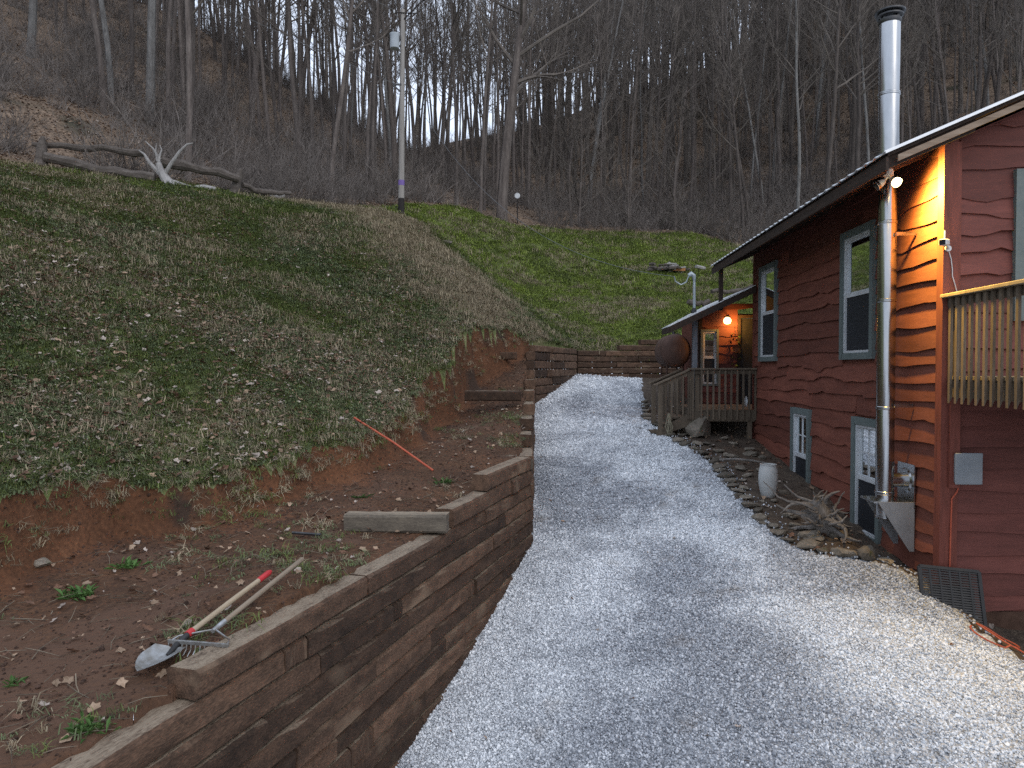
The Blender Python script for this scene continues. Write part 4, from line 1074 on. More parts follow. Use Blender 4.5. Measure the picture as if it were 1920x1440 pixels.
# service mast with its weather head
m_galv = mat('galvanised_conduit', [(.3, (.25, .29, .31)), (.7, (.36, .40, .42))], scale=6, rough=.4, metal=.5)
ma = (-1.02, 8.6, .9)
mast = hthing('service_mast', 'grey galvanised conduit mast with weather head rising through the porch roof', 'mast', ma)
MS = lambda n, mb, m: hsub(mast, n, mb, m, ma, None, True)
mb = MB(); mb.tube([(-1.02, 8.6, 1.0), (-1.02, 8.6, 2.02)], .032, 12); MS('conduit', mb, m_galv)
mb = MB(); mb.tube([(-1.02, 8.6, 2.0), (-1.03, 8.6, 2.1), (-1.09, 8.6, 2.15), (-1.15, 8.6, 2.11)], [.036, .05, .055, .04], 12); MS('weather_head', mb, m_galv)
mb = MB(); mb.tube([(-1.14, 8.6, 2.11), (-1.20, 8.6, 1.96), (-1.32, 8.6, 1.90), (-1.45, 8.58, 1.98), (-1.48, 8.55, 2.08)], .014, 8); MS('service_loop', mb, m_galv)
mb = MB(); mb.lathe([(.075, 0), (.06, .06), (.036, .12)], 14, (-1.02, 8.6, pz(-1.02) - .0), False); MS('roof_boot', mb, m_black)

# hanging basket by the porch door
hbk = hthing('hanging_plant', 'trailing green plant hanging from the porch wall near the lamp', 'plant', (.12, AY - .15, .4))
m_leaf = mat('green_leaf', [(.3, (.03, .07, .015)), (.6, (.06, .13, .03)), (.8, (.10, .19, .05))], scale=3, rough=.6, rnd=.3)
mb = MB(); lr = random.Random(8)
for i in range(90):
    a = lr.uniform(0, 6.28); z = lr.uniform(-.5, .35); r_ = .10 * (1 - abs(z) * .8); c = Vector((r_ * math.cos(a), r_ * math.sin(a), z + .1)); d = Vector((math.cos(a), math.sin(a), lr.uniform(-.8, .3))) * .07; sd_ = Vector((-math.sin(a), math.cos(a), 0)) * .022
    mb.add([c, c + d * .5 + sd_, c + d, c + d * .5 - sd_], [(0, 1, 2, 3)])
obj('foliage', mb, m_leaf, hbk)
mb = MB(); mb.lathe([(.05, -.02), (.085, .1), (.09, .1), (.08, .09)], 14, cap=False); obj('pot', mb, mat('terracotta', [(.3, (.2, .08, .04)), (.7, (.3, .12, .06))]), hbk, smooth=True)
mb = MB(); mb.tube([(0, 0, .12), (0, .02, .5), (0, .1, .62)], .004, 5); obj('hanger', mb, m_cap, hbk)

# ------------------------------------------------------------ tools on the soil bench
m_ash = mat('pale_ash_handle', [(.3, (.26, .20, .13)), (.6, (.38, .31, .22)), (.8, (.45, .38, .28))], scale=4, rough=.65, stretch=(.5, 6, 6), fine=(40, .3))
m_ash2 = mat('grey_worn_handle', [(.3, (.17, .135, .10)), (.6, (.26, .21, .155)), (.8, (.33, .27, .2))], scale=4, rough=.8, stretch=(.5, 6, 6), fine=(40, .3))
m_red = mat('red_grip', [(.3, (.38, .025, .03)), (.7, (.5, .045, .05))], scale=6, rough=.5)
m_blade = mat('worn_steel_blade', [(.3, (.16, .145, .12)), (.5, (.28, .28, .27)), (.7, (.42, .44, .46))], scale=7, rough=.42, metal=.55, fine=(30, .35), bump=.15, spots=((.13, .09, .06), 4, .58))
def frame(p0, p1, up=(0, 0, 1)):
    p0 = Vector(p0); p1 = Vector(p1); x = (p1 - p0).normalized(); y = Vector(up).cross(x).normalized(); z = x.cross(y)
    return Matrix((x, y, z)).transposed(), p0
a0 = Vector(at(258, 1268, 3.98)); a1 = Vector(at(508, 1076, 5.28))
M3, _ = frame(a0, a1); L = (a1 - a0).length
sh = thing('shovel', 'round-point shovel with pale handle and red grip lying behind the timber wall', 'shovel', a0)
sh.rotation_mode = 'QUATERNION'; sh.rotation_quaternion = M3.to_quaternion()
mb = MB(); n = 12; vs = []
for i in range(n + 1):
    t = i / n; x = .30 * t; hw = .108 * math.sin(min(1, t * 1.55) * math.pi / 2) ** .75 if t < .93 else .108 * (1 - (t - .93) / .07 * .65)
    for j in range(9):
        s_ = j / 4 - 1; vs.append((x, s_ * hw, .035 * s_ * s_ * (hw / .108) + .05 * (1 - t) ** 2 * .6 - .02 * math.exp(-(s_ / .25) ** 2) * t))
mb.add(vs, [(i * 9 + j, (i + 1) * 9 + j, (i + 1) * 9 + j + 1, i * 9 + j + 1) for i in range(n) for j in range(8)]); bl = obj('blade', mb, m_blade, sh, smooth='all')
mb = MB(); mb.tube([(.24, 0, -.012), (.32, 0, .006), (.44, 0, .02)], [.012, .02, .021], 12); obj('socket', mb, mat('dark_socket', [(.3, (.02, .02, .02)), (.7, (.05, .05, .05))], rough=.5, metal=.5), sh, smooth=True)
mb = MB(); mb.tube([(.42, 0, .02), (.47, 0, .021)], .0225, 12); obj('collar', mb, m_red, sh, smooth=True)
mb = MB(); mb.tube([(.47, 0, .021), (.9, 0, .022), (L - .16, 0, .02)], [.018, .0185, .0175], 12); obj('handle', mb, m_ash, sh, smooth=True)
mb = MB(); mb.tube([(L - .16, 0, .02), (L - .15, 0, .02), (L - .03, 0, .02), (L, 0, .02)], [.019, .021, .022, .012], 12); obj('grip', mb, m_red, sh, smooth=True)
a0 = Vector(at(372, 1212, 4.28)); a1 = Vector(at(568, 1052, 5.62)); M3, _ = frame(a0, a1); L = (a1 - a0).length
rk_ = thing('garden_rake', 'steel bow rake with grey wooden handle lying next to the shovel', 'rake', a0)
rk_.rotation_mode = 'QUATERNION'; rk_.rotation_quaternion = M3.to_quaternion()
mb = MB(); mb.beam((0, -.2, .02), (0, .2, .02), .014, .02); obj('rake_bar', mb, m_blade, rk_)
for i in range(14):
    y = -.195 + i * .03; mb = MB(); mb.tube([(0, y, .02), (-.012, y, -.02), (-.06, y, -.05)], [.005, .005, .003], 5); obj('tine', mb, m_blade, rk_)
for s_ in (-1, 1):
    mb = MB(); mb.tube([(0, s_ * .19, .02), (.06, s_ * .17, .025), (.12, s_ * .08, .025), (.17, s_ * .01, .022)], .006, 6); obj('bow', mb, m_blade, rk_, smooth=True)
mb = MB(); mb.tube([(.15, 0, .022), (.28, 0, .022)], [.014, .02], 12); obj('ferrule', mb, m_blade, rk_, smooth=True)
mb = MB(); mb.tube([(.26, 0, .022), (.8, 0, .022), (L - .02, 0, .02), (L, 0, .02)], [.0175, .018, .018, .012], 12); obj('handle', mb, m_ash2, rk_, smooth=True)

p0, p1 = at(664, 783, 9.75), at(812, 882, 9.15)
tag(obj('orange_stake', MB().tube([p0, tuple(np.array(p0) * .5 + np.array(p1) * .5 + (0, 0, .02)), p1], .014, 8), m_orange, smooth=True), 'slim orange rod lying across the grass edge down onto the soil', 'rod')
p0, p1 = at(548, 1001, 7.0), at(602, 1006, 6.95)
tag(obj('metal_bar', MB().tube([(p0[0], p0[1], zat(p0[0], p0[1]) + .04), (p1[0], p1[1], zat(p1[0], p1[1]) + .03)], .016, 6), m_cap, smooth=True), 'short dark metal bar lying on the soil bench', 'bar')
q = at(75, 1008, 5.9); o = obj('flat_stone', rock_mesh(55, .4), mat('tan_sandstone', [(.3, (.12, .08, .045)), (.6, (.2, .14, .085))], scale=4, bump=.5, fine=(20, .4)), None, (q[0], q[1], zat(q[0], q[1]) + .03), (.3, .1, .3), (.22, .16, .2)); tag(o, 'tan flat stone stuck in the red bank', 'stone')

# ------------------------------------------------------------ logs and root along the wood's edge
m_log = mat('weathered_log', [(.3, (.035, .028, .023)), (.5, (.085, .072, .062)), (.7, (.16, .14, .125)), (.85, (.24, .22, .2))], scale=3, rough=.95, stretch=(.6, 3, 3), bump=.7, fine=(20, .4), bscale=.03)
m_paleroot = mat('bleached_root', [(.3, (.14, .13, .125)), (.5, (.26, .25, .24)), (.75, (.40, .385, .37))], scale=4, rough=.9, stretch=(2, 2, .6), bump=.4, fine=(25, .4))
lg = random.Random(12)
def log(px0, px1, r0, r1, label, m=m_log, lift=0.0, sag=.08):
    a, b = Vector(at(*px0)), Vector(at(*px1)); base = Vector((a.x, a.y, zat(a.x, a.y)))
    pts = []; rr = []
    for i in range(9):
        t = i / 8; p = a.lerp(b, t); p += Vector((lg.uniform(-.04, .04), lg.uniform(-.05, .05), lg.uniform(-.05, .05) - sag * 4 * t * (1 - t)))
        pts.append(p - base); rr.append((r0 + (r1 - r0) * t) * lg.uniform(.85, 1.12))
    return tag(obj('fallen_log', MB().tube(pts, rr, 9), m, None, base, smooth=True), label, 'log')
log((60, 271, 21.2), (272, 287, 21.9), .07, .13, 'long grey log propped high between the leaning stump and the pale root', sag=-.05)
log((84, 293, 21.0), (292, 333, 21.6), .14, .17, 'thick dark log lying on the ground left of the pale root')
log((306, 303, 22.2), (446, 334, 23.2), .17, .12, 'grey split log sloping down from the pale root to the dark stump', sag=-.05)
log((318, 340, 21.9), (402, 356, 22.6), .10, .12, 'short pale log lying in the grass under the sloping log', m_paleroot)
log((488, 359, 24.2), (532, 366, 24.8), .09, .12, 'short broken log beyond the dark stump at the lawn edge', m_paleroot)
log((455, 348, 23.6), (545, 364, 24.9), .10, .07, 'dark bark-covered log reaching past the dark stump along the lawn edge')
log((420, 352, 23.4), (500, 368, 24.3), .06, .05, 'thin dark pole lying along the lawn edge past the stump')
def stump(px, h, r, label, lean=(0, 0), m=m_log, forks=()):
    a = Vector(at(*px)); base = Vector((a.x, a.y, zat(a.x, a.y) - .1)); t = thing('tree_stump', label, 'stump', base)
    mb = MB(); mb.tube([(0, 0, 0), (lean[0] * .3, lean[1] * .3, h * .35), (lean[0] * .7, lean[1] * .7, h * .75), (lean[0], lean[1], h)], [r * 1.5, r, r * .85, r * .3], 10); obj('trunk', mb, m, t, smooth=True)
    for f_ in forks:
        mb = MB(); gnarl(mb, (lean[0] * .6, lean[1] * .6, h * .6), f_[:3], f_[3], r * .45, 5, .35, 6, lg); obj('branch_stub', mb, m, t, smooth=True)
    return t
stump((76, 312, 21.0), .95, .15, 'grey broken stump at the end of the raised log', (.08, 0), m_log, [(.3, 0, 1, .3)])
stump((437, 362, 23.4), .95, .15, 'dark leaning stump at the foot of the sloping log', (.28, 0), m_log, [(.5, .2, .6, .3)])
a = Vector(at(305, 340, 21.7)); pr = thing('uprooted_root', 'pale bleached root flaring up with forked arms between the logs', 'root', (a.x, a.y, zat(a.x, a.y) - .1))
mb = MB(); mb.tube([(.25, 0, 0), (.1, 0, .25), (-.05, 0, .5), (-.12, 0, .75)], [.22, .15, .11, .08], 10); obj('root_base', mb, m_paleroot, pr, smooth=True)
def arm(pts, r0): 
    mb = MB(); n = len(pts); mb.tube(pts, [.75 * r0 * (1 - .8 * i / (n - 1)) for i in range(n)], 7); obj('root_arm', mb, m_paleroot, pr, smooth=True)
arm([(.05, 0, .4), (.3, -.05, .75), (.55, -.05, 1.1), (.75, 0, 1.32), (.92, .02, 1.36)], .09)
arm([(-.1, 0, .6), (-.15, .05, .95), (-.3, .05, 1.2), (-.52, .02, 1.42)], .08)
arm([(-.12, 0, .7), (-.08, 0, 1.0), (-.02, 0, 1.15), (-.08, .02, 1.3)], .06)
arm([(-.15, 0, .8), (-.2, 0, 1.1), (-.18, 0, 1.35)], .045)
arm([(-.05, 0, .4), (-.35, -.1, .75), (-.5, -.1, 1.0), (-.65, -.12, 1.1)], .10)
arm([(.1, 0, .2), (.3, -.2, .15), (.5, -.3, .02)], .1)

# ------------------------------------------------------------ utility pole, wires, sign, brush
m_pole = mat('grey_pole_wood', [(.3, (.17, .155, .14)), (.5, (.25, .235, .215)), (.7, (.33, .31, .29))], scale=3, rough=.9, stretch=(5, 5, .3), fine=(30, .3), bump=.3)
m_creo = mat('creosote_base', [(.3, (.012, .01, .01)), (.7, (.03, .026, .024))], scale=5, rough=.8)
ub_ = Vector(at(752, 403, 31)); pole = thing('utility_pole', 'tall grey wooden utility pole with a transformer at the top of the lawn', 'utility pole', (ub_.x, ub_.y, zat(ub_.x, ub_.y) - .2))
PH = 9.0
lx = lambda z: .012 * z
mb = MB(); mb.tube([(lx(.95), 0, .95), (lx(4), 0, 4), (lx(PH), 0, PH)], [.13, .115, .09], 14); obj('shaft', mb, m_pole, pole, smooth=True)
mb = MB(); mb.tube([(0, 0, -.4), (lx(.95), 0, .95)], [.145, .132], 14); obj('butt', mb, m_creo, pole, smooth=True)
mb = MB(); mb.tube([(lx(1.55), 0, 1.50), (lx(1.7), 0, 1.72)], .133, 14); obj('purple_band', mb, mat('faded_purple_paint', [(.3, (.14, .09, .28)), (.7, (.2, .14, .36))], scale=5), pole, smooth=True)
mb = MB(); mb.lathe([(.0, 0), (.19, .01), (.2, .03), (.2, .58), (.21, .6), (.21, .63), (.12, .67), (0, .68)], 18, (-.22, -.20, 7.25), False); tr = obj('transformer', mb, mat('pale_grey_transformer', [(.3, (.33, .37, .40)), (.7, (.42, .46, .49))], rough=.5), pole, smooth=True)
for k in (-1, 1):
    mb = MB(); mb.lathe([(.035, 0), (.045, .03), (.03, .06), (.045, .09), (.03, .12), (.02, .18)], 10, (-.22 + k * .09, -.20, 7.9)); obj('bushing', mb, m_cap, tr, smooth=True)
mb = MB(); mb.box2((-.14, -.08, 7.4), (.06, .02, 7.46)); mb.box2((-.14, -.08, 7.7), (.06, .02, 7.76)); obj('bracket', mb, m_cap, pole)
mb = MB(); mb.beam((-.3, -.1, PH - .16), (.75, -.1, PH - .22), .03, .035); obj('crossarm', mb, m_creo, pole)
mb = MB(); mb.tube([(.1, -.05, PH - .5), (.5, -.05, PH - .1), (.95, -.05, PH + .35), (1.5, -.05, PH + .65), (2.0, -.05, PH + .72)], .03, 8); obj('lamp_arm', mb, m_creo, pole, smooth=True)
mb = MB(); mb.lathe([(.02, .1), (.12, .08), (.16, .0), (.13, -.03), (.0, -.04)], 14, (2.1, -.05, PH + .68), False); obj('lamp_head', mb, m_galv, pole, smooth=True)
mb = MB(); mb.box2((-.32, -.12, 5.75), (.05, -.06, 5.82)); mb.beam((-.32, -.09, 5.78), (.0, -.09, 5.5), .04, .05); obj('lower_bracket', mb, m_cap, pole)
for x in (-.25, .65):
    mb = MB(); mb.lathe([(.03, 0), (.05, .03), (.035, .06), (.05, .09), (.02, .14)], 10, (x, -.1, PH - .2)); obj('insulator', mb, m_sash, pole, smooth=True)
pz0 = pole.location.z
m_wire = mat('bare_wire', [(.3, (.10, .105, .11)), (.7, (.16, .165, .17))], rough=.5, metal=.3)
def wire(name, a, b, sag, r, label, m=m_wire):
    a = Vector(a); b = Vector(b); pts = []
    for i in range(25):
        t = i / 24; p = a.lerp(b, t); p.z -= sag * 4 * t * (1 - t); pts.append(p - a)
    return tag(obj(name, MB().tube(pts, r, 5), m, None, a, smooth=True), label, 'wire')
px0, py0 = pole.location.x, pole.location.y
wire('service_drop', (px0 + .08, py0, pz0 + 6.15), hloc(-1.48, 8.55, 2.08), 1.85, .007, 'twisted service cable drooping from the utility pole to the porch mast')
wire('power_line', (px0 - .25, py0 - .1, pz0 + PH - .06), (-34, 24, 28), .5, .008, 'upper bare power line running from the pole top toward the left slope')
wire('power_line', (px0 - .1, py0 - .1, pz0 + 5.75), (-30, 16, 20), .5, .008, 'lower wire running from the pole bracket over the log barrier')
wire('power_line', (px0 + .65, py0 - .1, pz0 + PH - .06), (30, 60, 42), .8, .008, 'power line running from the pole crossarm toward the cabin hillside')
a = Vector(at(970, 400, 41.8)); sg = thing('round_sign', 'small white round disc on a dark post at the wood edge', 'sign', (a.x, a.y, zat(a.x, a.y)))
hs_ = at(970, 367, 41.8)[2] - sg.location.z
mb = MB(); mb.tube([(0, .03, -.1), (0, .03, hs_ + .1)], .035, 8); obj('post', mb, m_creo, sg, smooth=True)
mb = MB(); mb.tube([(0, 0, hs_), (0, -.03, hs_)], .16, 20); obj('disc', mb, m_sash, sg, smooth=True)
a = Vector(at(1250, 508, 33.0)); bp_ = thing('wood_pile', 'heap of split logs and scraps on a bare patch of the lawn', 'wood pile', (a.x, a.y, zat(a.x, a.y)))
for i in range(85):
    mb = MB(); L = lg.uniform(.2, .6); x, y, z = lg.gauss(0, .45), lg.gauss(0, .3), abs(lg.gauss(.04, .13)); an = lg.uniform(-1.5, 1.5); r_ = lg.uniform(.03, .085)
    d = Vector((math.cos(an), math.sin(an), lg.uniform(-.15, .15))) * L / 2; c = Vector((x, y, z + .04)); mb.tube([c - d, c, c + d], [r_, r_ * 1.05, r_ * .9], 6); obj('split_log', mb, lg.choice((m_log, m_log, m_log, m_paleroot)), bp_)
mb = MB(); mb.box2((.2, -.45, .02), (.75, -.38, .14)); obj('board_scrap', mb, mat('orange_board', [(.3, (.25, .11, .04)), (.7, (.36, .17, .07))]), bp_)
log((1335, 545, 26.5), (1412, 541, 27.5), .08, .07, 'long straight log lying on the lawn behind the porch roof')
log((1290, 563, 25.0), (1330, 566, 25.2), .1, .08, 'short dark log lying on the lawn near the mast')
# clods beside the nose of the slope
for (px, s_, lb) in (((835, 446, 26.8), 1.1, 'big brown root clod on the green slope below the pole'), ((628, 427, 22.0), .75, 'brown clod of turned earth high on the lawn'), ((985, 570, 21.5), .8, 'dark earth clod in the hollow above the back wall'), ((1035, 548, 24.5), .9, 'brown clod on the lawn above the back wall')):
    a = at(*px); o = obj('earth_clod', rock_mesh(int(px[0]), .4), mat('turned_earth', [(.3, (.035, .022, .014)), (.6, (.08, .05, .032))], scale=5, bump=.8, fine=(20, .5)), None, (a[0], a[1], zat(a[0], a[1]) + .02), (.1, 0, lg.uniform(0, 3)), (s_, s_ * .55, s_ * .6)); tag(o, lb, 'clod')
# weeds on the soil
m_weed = mat('bright_weed', [(.3, (.035, .075, .018)), (.6, (.07, .14, .035)), (.8, (.12, .2, .06))], scale=4, rough=.7, rnd=.25)
def weed(px, s_, label, n=26):
    a = at(*px); t = obj('weed', None or weed_mesh(n, lg.random(), s_), m_weed, None, (a[0], a[1], zat(a[0], a[1]))); tag(t, label, 'weed')
def weed_mesh(n, seed, s_):
    r_ = random.Random(seed); mb = MB()
    for i in range(n):
        a = r_.uniform(0, 6.28); L = s_ * r_.uniform(.4, 1.0); w = L * r_.uniform(.05, .13); el = r_.uniform(.25, 1.1); b0 = Vector((r_.gauss(0, s_ * .35), r_.gauss(0, s_ * .25), 0))
        d = Vector((math.cos(a) * math.cos(el), math.sin(a) * math.cos(el), math.sin(el))) * L; sd = Vector((-math.sin(a), math.cos(a), 0)) * w; m_ = b0 + d * .55; e = b0 + d + Vector((0, 0, -L * .25))
        mb.add([b0, m_ + sd, e, m_ - sd], [(0, 1, 2), (0, 2, 3)])
    return mb.mesh('weed')
weed((145, 1062, 5.35), .16, 'leafy green weed patch near the foot of the red bank', 60)
weed((240, 1035, 6.0), .15, 'grassy weed tuft right of the leafy patch on the soil', 40)
weed((170, 1345, 3.55), .13, 'low weed sprouting by the near end of the top timber', 50)
weed((25, 1222, 4.05), .10, 'two-leaved seedling at the far edge of the soil bench', 14)
weed((675, 930, 8.3), .12, 'small weed near the middle of the soil bench', 20)
weed((835, 885, 8.9), .16, 'dry grassy weed at the lower tip of the orange rod', 30)

# ------------------------------------------------------------ bare winter trees
m_bark = mat('grey_brown_bark', [(.3, (0.041, 0.035, 0.030)), (.5, (0.089, 0.074, 0.066)), (.7, (0.156, 0.136, 0.120))], scale=2.2, rough=.95, stretch=(3, 3, .5), rnd=.35, fine=(14, .4))
m_bark_pale = mat('pale_smooth_bark', [(.3, (.07, .066, .062)), (.5, (.14, .135, .128)), (.7, (.22, .215, .205))], scale=2.2, rough=.9, stretch=(2, 2, .6), rnd=.2, fine=(10, .4))
m_twig = mat('bare_twigs', [(.3, (0.070, 0.060, 0.053)), (.7, (0.146, 0.126, 0.108))], scale=1.5, rough=.95, rnd=.3)

def limb(mb, p, d, L, r0, r1, n, sides, wob, up, rr):
    pts = [p.copy()]; rad = [r0]; d = d.normalized()
    for i in range(n):
        d = (d + Vector((rr.uniform(-1, 1), rr.uniform(-1, 1), rr.uniform(-1, 1))) * wob + Vector((0, 0, up))).normalized()
        p = p + d * (L / n); pts.append(p.copy()); rad.append(r0 + (r1 - r0) * (i + 1) / n)
    mb.tube(pts, rad, sides, False)
    return pts, rad

def make_tree(seed, H, r, clear, nl, spread, nsub=5, ntw=5, wob=.05, lean=.03):
    rr = random.Random(seed); tk = MB(); cr = MB()
    pts, rad = limb(tk, Vector((0, 0, -.4)), Vector((rr.uniform(-lean, lean), rr.uniform(-lean, lean), 1)), H, r * 1.25, .03, 14, 8, wob, .06, rr)
    # flared foot
    tk.tube([Vector((0, 0, -.4)), pts[0].lerp(pts[1], .25), pts[0].lerp(pts[1], .7)], [r * 1.9, r * 1.35, r * 1.15], 8, False)
    for i in range(nl):
        f = clear + (1 - clear) * ((i + rr.random()) / nl) ** .9; f = min(f, .97); k = f * (len(pts) - 1); a = int(k); q = pts[a].lerp(pts[a + 1], k - a); rt = rad[a]
        az = rr.uniform(0, 6.28); el = rr.uniform(.35, 1.0) + .25 * f
        d = Vector((math.cos(az) * math.cos(el), math.sin(az) * math.cos(el), math.sin(el)))
        L = spread * H * (1.1 - f) * rr.uniform(.6, 1.15) + .8
        lp, lr = limb(cr, q, d, L, min(rt * .5, .022 * L + .01), .012, 6, 5, .16, .07, rr)
        for j in range(nsub):
            g = rr.uniform(.25, 1.0); kk = g * (len(lp) - 1.001); b = int(kk); q2 = lp[b].lerp(lp[b + 1], kk - b); dd = (lp[b + 1] - lp[b]).normalized()
            d2 = (dd + Vector((rr.uniform(-1, 1), rr.uniform(-1, 1), rr.uniform(-.4, .9))) * .8)
            L2 = L * rr.uniform(.22, .45); sp, sr = limb(cr, q2, d2, L2, lr[b] * .55, .007, 4, 3, .2, .06, rr)
            for t in range(ntw):
                g = rr.uniform(.2, 1.0); kk = g * (len(sp) - 1.001); b2 = int(kk); q3 = sp[b2].lerp(sp[b2 + 1], kk - b2); d3 = (sp[b2 + 1] - sp[b2]).normalized() + Vector((rr.uniform(-1, 1), rr.uniform(-1, 1), rr.uniform(-.3, .9))) * .8
                limb(cr, q3, d3, L2 * rr.uniform(.35, .7), .008, .004, 2, 3, .2, .05, rr)
    tm = tk.mesh('trunk', True); tm.materials.append(m_bark)
    cm = cr.mesh('crown'); cm.materials.append(m_twig)
    return tm, cm

TALL = [make_tree(200 + i, H, r, cl, nl, sp_) for i, (H, r, cl, nl, sp_) in enumerate([
    (21, .115, .38, 22, .26), (24, .15, .42, 24, .25), (18, .085, .36, 20, .24), (22, .10, .46, 20, .22), (19, .08, .40, 18, .22), (25, .17, .36, 24, .28), (17, .07, .36, 17, .24), (20, .095, .32, 22, .27)])]
SMALL = [make_tree(300 + i, H, r, .18, nl, .42, 5, 4, .10, .12) for i, (H, r, nl) in enumerate([(6.5, .07, 16), (8, .09, 18), (5, .05, 14), (9.5, .10, 18)])]
BIG = make_tree(401, 24, .26, .27, 26, .40, 6, 6, .05, .02)
tr_r = random.Random(77)
used_xy = []
def tree(x, y, meshes, label, group, s=1.0, pale=False, name='bare_tree', rz=None):
    t = thing(name, label, 'tree', (x, y, zat(x, y)), tr_r.uniform(0, 6.28) if rz is None else rz, group)
    a = obj('trunk', meshes[0], None, t, (0, 0, 0), (tr_r.uniform(-.03, .03), tr_r.uniform(-.03, .03), 0), (s, s, s * tr_r.uniform(.93, 1.08)))
    b = obj('crown', meshes[1], None, t); b.rotation_euler = a.rotation_euler; b.scale = a.scale
    if pale:
        a.material_slots[0].link = 'OBJECT'; a.material_slots[0].material = m_bark_pale
    used_xy.append((x, y)); return t

def base(px, py, Y): return at(px, py, Y)[:2]
tree(*base(940, 418, 41), BIG, 'big spreading bare tree at the wood edge beside the white disc sign', None, 1.0)
SMALL_AT = ('just right of the big spreading tree', 'left of the wood pile', 'by the cabin roof')
for i, (px, Y, k, s) in enumerate([(1072, 43.5, 1, 1.0), (1086, 43.7, 0, 1.0), (1098, 44, 3, .8), (1180, 44.5, 2, 1.0), (1268, 45.5, 1, 1.05), (1130, 46, 0, .9), (1225, 47, 3, .8), (1010, 43.5, 2, .9), (1340, 46, 0, 1.0)]):
    lab_s = ('spindly', 'stout', 'squat', 'tall')[k] + ' low bare tree at the lawn edge ' + SMALL_AT[0 if px < 1060 else 1 if px < 1240 else 2]
    x, y = base(px, 432, Y); tree(x, y, SMALL[k], lab_s, 'low trees along the lawn edge', s, False, 'small_tree')
for (px, py, Y, k, s, lab) in [(55, 75, 34, 1, 1.0, 'pale thick-trunked tree high on the steep bank above the raised log'), (278, 192, 33, 1, 1.1, 'thick grey trunk standing on the bank behind the pale root'), (318, 232, 33, 3, .9, 'slim leaning dark tree just right of the thick grey trunk'), (345, 130, 44, 0, 1.0, 'grey tree on the bank further up behind the slim leaning tree'),
                               (1450, 355, 58, 3, 1.1, 'pale speckled trunk on the hillside just left of the stove pipe'), (1530, 250, 66, 1, 1.0, 'pale smooth trunk on the hillside nearest the stove pipe cap'), (1408, 378, 56, 6, 1.0, 'slim grey trunk on the hillside beside the pale speckled trunk'), (1720, 150, 75, 2, 1.0, 'leaning pale tree on the hillside over the cabin roof')]:
    x, y = base(px, py, Y); tree(x, y, TALL[k], lab, None, s, px not in (318, 345))

# the rest of the wood
cand = []
ux = np.random.default_rng(19)
N = 14000
X = ux.uniform(-85, 95, N); Y = ux.uniform(14, 118, N)
zz, cov, _, _, df, _ = land(X, Y)
ok = (cov == 2) & (df > 1.0) & (np.abs(X) < .80 * Y + 3)
grid = {}
taken = [(x, y) for (x, y) in used_xy]
for x, y, z in zip(X[ok], Y[ok], zz[ok]):
    md = 1.4 if y < 70 else (2.0 if x / y < .03 else 1.35)
    if (z / y) > .80: continue
    c = (int(x // 3), int(y // 3)); good = True
    for i in (-1, 0, 1):
        for j in (-1, 0, 1):
            for (a, b) in grid.get((c[0] + i, c[1] + j), ()):
                if (a - x) ** 2 + (b - y) ** 2 < md * md: good = False
    for (a, b) in taken:
        if (a - x) ** 2 + (b - y) ** 2 < 2.2: good = False
    # keep the sight of the open slope between the nearest trunks: thin out the low front rank
    u = x / y
    keep = (.15 if y < 36 else .34) if (u < -.22 and y < 48) else .6 if u < -.33 else (.22 if y < 62 else .13) if u < .0 else (.36 if y < 72 else .55 if u < .10 else 1.0)
    if y < 34 and u > -.5: keep *= .6
    good = good and tr_r.random() < keep
    if good: grid.setdefault(c, []).append((x, y)); cand.append((x, y))
cand.sort(key=lambda q: q[1])
NEAR = cand[:290]; FAR = cand[290:1600]
for (x, y) in NEAR:
    m = tr_r.choice([TALL[q] for q in (2, 3, 4, 6, 7, 0)] if tr_r.random() < .8 else TALL); s = tr_r.uniform(.75, 1.12)
    u = x / y; k = [id(q) for q in TALL].index(id(m)); pale = tr_r.random() < .07
    thick = ('thick-trunked', 'slim', 'mid-sized')[0 if k in (1, 5) else 1 if k in (2, 4, 6) else 2]
    where = ('on the bank past the raised log' if u < -.62 else 'on the bank behind the raised log' if u < -.50 else 'on the bank behind the pale root' if u < -.40 else 'on the bank behind the dark stump' if u < -.27 else
             'between stump and utility pole' if u < -.17 else 'behind the utility pole' if u < -.08 else 'behind the big spreading tree' if u < .06 else
             'behind the low edge trees' if u < .18 else 'above the wood pile' if u < .32 else 'between wood pile and stove pipe' if u < .50 else 'over the cabin roof')
    rank = 'low down' if y < 40 else 'midway up' if y < 60 else 'high up'
    g_ = 'bare trees of the surrounding wood'
    lab = f"{thick} {'pale' if pale else 'grey-brown'} bare tree {rank} {where}"
    tree(x, y, m, lab, g_, s, pale)
srcs = []
for i, (t, c) in enumerate(TALL):
    mb = MB(); me = t.copy(); src = bpy.data.objects.new('far_tree_' + 'abcdefgh'[i], None)
    bm = bmesh.new(); bm.from_mesh(t); bm.from_mesh(c); me = bpy.data.meshes.new('far_tree'); bm.to_mesh(me); bm.free(); me.materials.append(m_twig)
    srcs.append(bpy.data.objects.new('far_tree_' + 'abcdefgh'[i], me))
FA = np.array(FAR); fr = np.random.default_rng(23)
n = len(FA); fz = land(FA[:, 0], FA[:, 1])[0]
fw = scatter('far_woods', np.c_[FA, fz], np.c_[fr.uniform(-.04, .04, n), fr.uniform(-.04, .04, n), fr.uniform(0, 6.28, n)], fr.uniform(.75, 1.15, n), fr.integers(0, 8, n), srcs)
tag(fw, 'mass of distant bare trees along the wooded ridge', 'woods')

